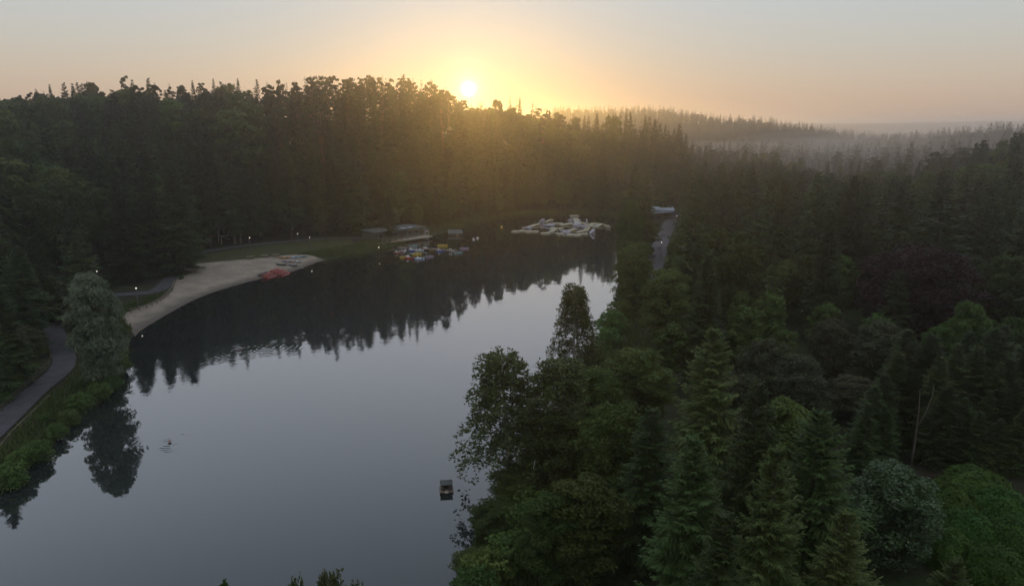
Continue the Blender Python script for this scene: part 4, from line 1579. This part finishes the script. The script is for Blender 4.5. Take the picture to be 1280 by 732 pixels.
# ---- boathouse on the far left shore
A, B = at(469, 300.5, 1.3), at(527, 292.5, 1.3)
mid, ang = (A + B) / 2, math.atan2(B[1] - A[1], B[0] - A[0])
L_ = float(np.linalg.norm((B - A)[:2]))
bh = empty('boathouse', (mid[0], mid[1], hz(mid[0], mid[1]) + .1), ang, 'long low green boathouse with a flat grey roof on the far shore', 'boathouse')
MB().box((0, 3.5, 1.5), (L_, 7, 3.0)).build('wall', M['hutwall'], bh)
MB().box((0, 3.2, 3.12), (L_ + 1.2, 8.6, .22)).box((0, -1.1, 2.98), (L_ + 1.24, .08, .5)).build('roof', M['hutroof'], bh)
for k, x in enumerate((2.5, 5.0)):
    MB().box((x, .9, 3.27), (1.6, 1.2, .12)).build('skylight', M['paleroof'], bh)
for k in range(6):
    x = -L_ / 2 + 2 + k * (L_ - 4) / 5
    if k == 3: continue
    f = MB().box((x, -.03, 1.75), (1.7, .08, 1.3)).build('window', M['ply'], bh)
    MB().box((x, -.08, 1.75), (1.5, .04, 1.1)).build('pane', M['glass'], f)
x = -L_ / 2 + 2 + 3 * (L_ - 4) / 5
d_ = MB().box((x, -.04, 1.1), (1.9, .08, 2.2)).build('door', M['darktimber'], bh)
MB().ball((x + .7, -.12, 1.05), .06, 8, 5).build('handle', M['metal'], d_)
MB().box((0, -2.0, .10), (L_ + 3, 3.6, .2)).build('deck', M['ply'], bh)
mb = MB()
for k in range(10): mb.box((-L_ / 2 + k * L_ / 9, -3.6, .65), (.09, .09, 1.0))
mb.box((0, -3.6, 1.15), (L_ + .2, .12, .08)).build('railing', M['ply'], bh)
p = at(531.5, 291.5, 1.4)
ks = empty('ticket_kiosk', (p[0], p[1], hz(*p[:2])), ang, 'pale timber kiosk at the right end of the boathouse', 'kiosk')
MB().box((0, 0, 1.2), (1.8, 1.8, 2.4)).build('wall', M['ply'], ks)
MB().add([(-1.2, -1.2, 2.4), (1.2, -1.2, 2.4), (1.2, 1.2, 2.4), (-1.2, 1.2, 2.4), (0, 0, 3.2)], [(3, 2, 1, 0), (0, 1, 4), (1, 2, 4), (2, 3, 4), (3, 0, 4)]).build('roof', M['hutroof'], ks)
MB().box((0, -.93, 1.45), (1.1, .05, .8)).build('window', M['glass'], ks)
p = at(569, 288.5, 1.4)
sh = empty('boat_shed', (p[0], p[1], hz(*p[:2])), RAD(12), 'small dark shed with a grey roof on the far shore', 'shed')
MB().box((0, 0, 1.0), (4.2, 2.6, 2.0)).build('wall', M['darktimber'], sh)
MB().add([(-2.4, -1.6, 1.95), (2.4, -1.6, 1.95), (2.4, 1.6, 2.75), (-2.4, 1.6, 2.75), (-2.4, -1.6, 2.1), (2.4, -1.6, 2.1), (2.4, 1.6, 2.9), (-2.4, 1.6, 2.9)],
         [(3, 2, 1, 0), (4, 5, 6, 7), (0, 1, 5, 4), (1, 2, 6, 5), (2, 3, 7, 6), (3, 0, 4, 7)]).build('roof', M['hutroof'], sh)
MB().box((.6, -1.33, .95), (1.0, .06, 1.8)).build('door', M['timber'], sh)

# ---- jetty with pedal boats
A, B = at(497, 309, .4), at(566, 313, .4)
ang = math.atan2(B[1] - A[1], B[0] - A[0])
L_ = float(np.linalg.norm((B - A)[:2]))
mid = (A + B) / 2
jt = empty('jetty', (mid[0], mid[1], 0), ang, 'narrow timber jetty where the pedal boats are moored', 'jetty')
mb = MB()
for k in range(int(L_ / .3)): mb.box((-L_ / 2 + k * .3 + .15, 0, .42), (.27, 1.5, .06))
mb.build('deck', M['timber'], jt)
MB().box((0, .6, .33), (L_, .12, .14)).box((0, -.6, .33), (L_, .12, .14)).build('beam', M['darktimber'], jt)
pm = MB().tube([(0, 0, -1.6), (0, 0, .9)], .1, 8).mesh('pile', M['darktimber'])
for k in range(6):
    for s in (-.85, .85): link('pile', pm, jt, (-L_ / 2 + .4 + k * (L_ - .8) / 5, s, 0))


def pedal_boat():
    o = empty('pedal_boat', (0, 0, 0), 0, 'x', 'pedal boat')
    for s in (-1, 1):
        V, F = hull_mesh(3.0, .62, .42, 12, 8)
        mb = MB().add([(x, y + s * .52, z - .12) for x, y, z in V], F)
        n, m = 12, 8
        tp = []
        for i in range(n + 1): tp += [V[i * m], V[i * m + m - 1]]
        mb.add([(x, y + s * .52, z - .125) for x, y, z in tp], [(2 * i, 2 * i + 1, 2 * i + 3, 2 * i + 2) for i in range(n)])
        mb.build('hull', M['white'], o, smooth=True)
    MB().box((-.1, 0, .33), (2.0, 1.0, .10)).build('deck', M['white'], o, bevel=.03)
    for s in (-1, 1):
        st = MB().box((-.35, s * .34, .45), (.5, .48, .14)).box((-.62, s * .34, .72), (.12, .48, .5)).build('seat', M['white'], o, bevel=.03)
    MB().box((.75, 0, .46), (.55, .9, .20)).tube([(.85, 0, .5), (.7, 0, .85)], .03, 6).build('pedal_housing', M['dark'], o)
    MB().tube([(-1.15, -.45, .12), (-1.15, .45, .12)], .30, 10).build('paddle_wheel', M['dark'], o)
    return o


pb0 = pedal_boat()
PB = [(498, 316.5, 'brown', 'reddish brown pedal boat at the left end of the moored group', .2), (503.5, 314.2, 'white', 'white pedal boat second from the left of the moored group', 1.4), (505, 322, 'yellow', 'yellow pedal boat at the near left corner of the moored group', .5),
      (512, 323.0, 'red', 'red pedal boat beside the near left yellow one', -.4), (515.5, 313.4, 'blue', 'blue pedal boat in the back row left of a white one', .9), (524, 313.4, 'white', 'white pedal boat right of the leftmost blue one', .2),
      (521, 318.2, 'yellow', 'yellow pedal boat in the middle of the moored group', .15), (524.5, 324, 'paleblue', 'pale blue pedal boat in the near row of the moored group', .1), (536, 321.5, 'mauve', 'mauve pedal boat at the near right of the moored group', .7),
      (532.5, 311.8, 'dark', 'dark pedal boat between white and yellow ones', 1.3), (540, 312.6, 'yellow', 'yellow pedal boat right of the dark one', .6), (553, 307.8, 'yellow', 'long yellow pedal boat at the back of the moored group', .05),
      (551, 314, 'blue', 'blue pedal boat in front of the long yellow one', .3), (565, 314.4, 'grey', 'grey pedal boat near the right end of the moored group', .8), (572, 316.6, 'teal', 'pale teal pedal boat at the right of the moored group', .4),
      (580.5, 311.2, 'mauve', 'pinkish pedal boat farthest right of the moored group', .15), (516, 308.2, 'teal', 'pale green pedal boat tied behind the back row', .5)]
for i, (px, py, mt, lab, rz) in enumerate(PB):
    p = at(px, py)
    mm = {'hull': M[mt], 'deck': M['white'] if mt in ('blue', 'paleblue') else M[mt], 'seat': M['seat'] if mt in ('white', 'yellow', 'teal', 'mauve') else M['white']}
    s = 1.12 if i == 11 else 1.0
    copies(pb0, (p[0], p[1], .02), rz, lab, 'pedal boats moored at the jetty', (s, s, s), mm)
for ch in [q for q in COL.objects if q.parent == pb0]: bpy.data.objects.remove(ch)
bpy.data.objects.remove(pb0)

# ---- buoys
for px, py, lab in [(592, 299.5, 'pale buoy right of the moored pedal boats'), (597, 298, 'smaller pale buoy farther out from the pedal boats'), (627, 284, 'bright buoy left of the water park')]:
    p = at(px, py)
    bo = empty('buoy', (p[0], p[1], 0), 0, lab, 'buoy', 'buoys on the lake')
    MB().ball((0, 0, .18), (.42, .42, .36), 12, 8).build('float', M['yellow' if 'bright' in lab else 'white'], bo, smooth=True)
    MB().tube([(0, 0, .45), (0, 0, .8)], .04, 6).build('post', M['dark'], bo)

# ---- inflatable water park
def run(name, z0, z1, lab, Wd=1.5, rise=0., mat='inflatable', deckmat='inflatabledeck', tube_r=.25):
    """a floating runway between two points of the zoomed study; rise lifts its far end"""
    A, B = [at(636 + q[0] * .10625, 262 + q[1] * .10625) for q in (z0, z1)]
    L_ = float(np.linalg.norm((B - A)[:2]))
    an = math.atan2(B[1] - A[1], B[0] - A[0])
    o = empty(name, (*((A + B) / 2)[:2], 0), an, lab, 'inflatable', 'inflatable pieces of the water park')
    for s in (-1, 1):
        mb = MB().tube([(-L_ / 2, s * Wd / 2, tube_r * .55), (-L_ / 4, s * Wd / 2, tube_r * .6), (0, s * Wd / 2, tube_r * .7 + rise * .5), (L_ / 4, s * Wd / 2, tube_r * .7 + rise), (L_ / 2, s * Wd / 2, tube_r * .6 + rise)],
                       [tube_r * .8, tube_r, tube_r, tube_r, tube_r * .8], 10)
        mb.build('side_tube', M[mat], o, smooth=True)
    MB().add([(-L_ / 2, -Wd / 2, .30), (0, -Wd / 2, .34 + rise * .5), (L_ / 2, -Wd / 2, .34 + rise), (L_ / 2, Wd / 2, .34 + rise), (0, Wd / 2, .34 + rise * .5), (-L_ / 2, Wd / 2, .30),
              (-L_ / 2, -Wd / 2, .05), (0, -Wd / 2, .05), (L_ / 2, -Wd / 2, .05), (L_ / 2, Wd / 2, .05), (0, Wd / 2, .05), (-L_ / 2, Wd / 2, .05)],
             [(0, 1, 4, 5), (1, 2, 3, 4), (11, 10, 7, 6), (10, 9, 8, 7), (0, 6, 7, 1), (1, 7, 8, 2), (5, 4, 10, 11), (4, 3, 9, 10), (2, 8, 9, 3), (0, 5, 11, 6)]).build('deck', M[deckmat], o)
    nb = max(1, int(L_ / 2.2))
    if nb > 1:
        mb = MB()
        for k in range(nb): mb.box((-L_ / 2 + (k + .5) * L_ / nb, 0, .40 + rise * (k + .5) / nb), (.22, Wd * .8, .2))
        mb.build('rib', M[mat], o)
    return o


RUNS = [((40, 265), (120, 258), 'leftmost tip of the pale runway', 0), ((122, 258), (190, 250), 'runway piece second from the left tip', 0), ((192, 262), (270, 262), 'low pale piece in the near left corner of the water park', 0), ((272, 262), (350, 262), 'pale piece right of the near left corner piece', 0),
        ((240, 205), (350, 185), 'slanted runway at the left flank of the water park', .3), ((415, 150), (515, 145), 'raised runway at the back left of the water park', .7), ((520, 165), (640, 170), 'thin back runway right of the raised one', 0),
        ((605, 185), (750, 180), 'wide pale runway in the middle of the water park', .3), ((765, 158), (900, 165), 'pale runway along the back right of the water park', 0), ((480, 225), (560, 225), 'short pale piece in the middle left of the water park', 0),
        ((565, 232), (640, 224), 'short pale piece right of the middle left one', 0), ((380, 285), (480, 280), 'near runway left of the slanted ramp', 0), ((480, 272), (560, 236), 'slanted ramp rising at the near side of the water park', .5),
        ((560, 290), (650, 290), 'near runway right of the slanted ramp', 0), ((690, 255), (800, 240), 'pale runway in the middle right of the water park', .2), ((680, 300), (800, 302), 'long near runway at the middle front of the water park', 0),
        ((800, 268), (900, 262), 'pale piece behind the long near runway', .2), ((800, 312), (850, 288), 'short diagonal piece at the front of the water park', 0), ((850, 290), (930, 290), 'near runway at the front right of the water park', 0),
        ((900, 258), (945, 205), 'steep diagonal runway at the right of the water park', .4), ((950, 200), (1000, 188), 'short raised piece at the right of the water park', .5), ((1000, 212), (1090, 190), 'broad pale slope at the right end of the water park', .5),
        ((965, 165), (1090, 176), 'back runway at the right end of the water park', 0), ((1110, 182), (1175, 220), 'pale slide at the far right tip of the water park', .4)]
for z0, z1, lab, rise in RUNS: run('inflatable_runway', z0, z1, lab, 1.9 if 'wide' in lab or 'broad' in lab else 1.3, rise)
for z0, z1, lab, rise in [((180, 222), (250, 232), 'grey inflatable step at the left flank of the water park', .3), ((355, 162), (410, 165), 'grey inflatable mound at the back left of the water park', 1.1), ((430, 190), (520, 200), 'grey inflatable piece inside the back left ring', .2),
                          ((640, 255), (690, 285), 'grey inflatable piece in the middle of the water park', .2), ((830, 205), (900, 225), 'grey inflatable piece at the centre right of the water park', .5), ((950, 285), (1010, 285), 'mauve grey inflatable mound at the near right of the water park', .9), ((770, 190), (830, 185), 'small grey inflatable step behind the middle', .3)]:
    run('inflatable_step', z0, z1, lab, 1.8, rise, 'inflatablegrey', 'inflatablegrey', .45)
# tower
p = at(636 + 770 * .10625, 262 + 150 * .10625)
tw_ = empty('inflatable_tower', (p[0], p[1], 0), .2, 'inflatable tower with a pale top at the back of the water park', 'inflatable')
V, F = [], []
MB().box((0, 0, .6), (4.6, 3.6, 1.2)).build('base', M['inflatablegrey'], tw_, bevel=.3)
MB().box((0, 0, 1.55), (2.6, 2.2, .9)).build('body', M['inflatablegrey'], tw_, bevel=.25)
MB().box((0, 0, 2.35), (3.4, 2.5, .7)).build('top', M['inflatabledeck'], tw_, bevel=.25)
MB().add([(-1.0, -1.15, 1.9), (1.0, -1.15, 1.9), (1.1, -4.2, .3), (-1.1, -4.2, .3), (-1.0, -1.15, 1.6), (1.0, -1.15, 1.6), (1.1, -4.2, .02), (-1.1, -4.2, .02)], [(3, 2, 1, 0), (4, 5, 6, 7), (0, 1, 5, 4), (1, 2, 6, 5), (2, 3, 7, 6), (3, 0, 4, 7)]).build('slide', M['inflatabledeck'], tw_)
p = at(636 + 915 * .10625, 262 + 180 * .10625)
ps = empty('inflatable_post', (p[0], p[1], 0), 0, 'slim grey inflatable post at the right of the water park', 'inflatable')
MB().tube([(0, 0, .2), (0, 0, 1.6), (0, 0, 2.2)], [.6, .35, .25], 10).build('body', M['inflatablegrey'], ps, smooth=True)
MB().tube([(0, 0, 0), (0, 0, .5)], [1.2, 1.1], 12).build('base', M['inflatable'], ps, smooth=True)

# ---- pale roofed pavilion at the head of the road
p = at_dist(828, 271, 268)
pv = empty('pavilion', (p[0], p[1], hz(p[0], p[1])), RAD(-4), 'pavilion with a pale bluish roof at the head of the road', 'pavilion')
zz = p[2] - hz(p[0], p[1])
MB().box((0, 2.5, zz / 2), (6.4, 4.6, max(zz, 2.2))).build('wall', M['darktimber'], pv)
zr = max(zz, 2.2)
MB().add([(-3.9, -.9, zr), (4.0, -.9, zr + .75), (4.0, 5.2, zr + .9), (-3.9, 5.2, zr + .2), (-4.3, -1.1, zr + 1.75), (4.4, -1.1, zr + 1.55), (4.4, 5.4, zr + 2.3), (-4.3, 5.4, zr + 2.5)],
         [(3, 2, 1, 0), (4, 5, 6, 7), (0, 1, 5, 4), (1, 2, 6, 5), (2, 3, 7, 6), (3, 0, 4, 7)]).build('roof', M['paleroof'], pv)
for x in (-2.8, 0, 2.8): MB().box((x, -.8, zr / 2), (.16, .16, zr)).build('post', M['timber'], pv)

# ---- house roofs glimpsed among the hillside trees
for px, py, wd, lab in [(350, 166, 6.5, 'pale cottage half hidden among the trees high on the slope'), (127, 171, 3.6, 'tiny pale hut half hidden among the trees on the left slope')]:
    D = 170
    while D < 330 and at_dist(px, py, D)[2] - hz(*at_dist(px, py, D)[:2]) > 5: D += 2
    p = at_dist(px, py, D)
    g = hz(p[0], p[1])
    z0 = g - .6
    hs = empty('cottage', (p[0], p[1], z0), RAD(10), lab, 'cottage')
    MB().box((0, 2, 1.25), (wd, 3.6, 2.5)).build('wall', M['render'], hs)
    MB().add([(-wd * .56, -.2, 2.5), (wd * .56, -.2, 2.5), (wd * .56, 4.2, 2.5), (-wd * .56, 4.2, 2.5), (-wd * .56, 2, 4.5), (wd * .56, 2, 4.5)], [(3, 2, 1, 0), (0, 1, 5, 4), (2, 3, 4, 5), (1, 2, 5), (3, 0, 4)]).build('roof', M['rooftile'], hs)
    MB().box((0, .17, 1.6), (1.0, .06, 1.0)).build('window', M['glass'], hs)

# ------------------------------------------------------------------ morning haze over the valley
hm_, hnt, hb, ho = new_mat('haze')
hnt.nodes.remove(hb)
pvn = hnt.nodes.new('ShaderNodeVolumePrincipled')
pvn.inputs['Color'].default_value = (*HAZE_COLOR, 1)
pvn.inputs['Density'].default_value = HAZE_DENSITY
pvn.inputs['Anisotropy'].default_value = HAZE_G
hnt.links.new(pvn.outputs[0], ho.inputs['Volume'])
# a bank of mist lying in the valley between the near wood and the far ridge
mm_, mnt, mbs, mo = new_mat('valley_mist')
mnt.nodes.remove(mbs)
mv = mnt.nodes.new('ShaderNodeVolumePrincipled')
mv.inputs['Color'].default_value = (.95, .90, .88, 1)
mv.inputs['Density'].default_value = .0009
mv.inputs['Anisotropy'].default_value = .3
mnt.links.new(mv.outputs[0], mo.inputs['Volume'])
for px, D, rx, ry, rz, z0 in [(1010, 560, 110, 80, 20, 3), (1105, 500, 95, 75, 22, 3), (1185, 470, 90, 60, 24, 5), (905, 650, 120, 90, 17, 2), (1075, 690, 140, 85, 26, 3), (1255, 440, 80, 55, 24, 7), (800, 600, 100, 70, 15, 2)]:
    p = at_dist(px, 160, D)
    mist = MB().ball((0, 0, 0), (rx, ry, rz), 32, 16).build('mist_bank', mm_, None, (p[0], p[1], hz(p[0], p[1]) + z0))
    tag(mist, 'pale mist lying in the valley below the far ridges', 'mist', 'banks of mist in the valley', 'stuff')
zmin = float(GZ.min()) - 1.5
hx = MB().box((0, 0, (zmin + 66) / 2), (26000, 26000, 66 - zmin)).build('haze', hm_)
tag(hx, 'thin morning haze over the valley', 'haze', kind='stuff')
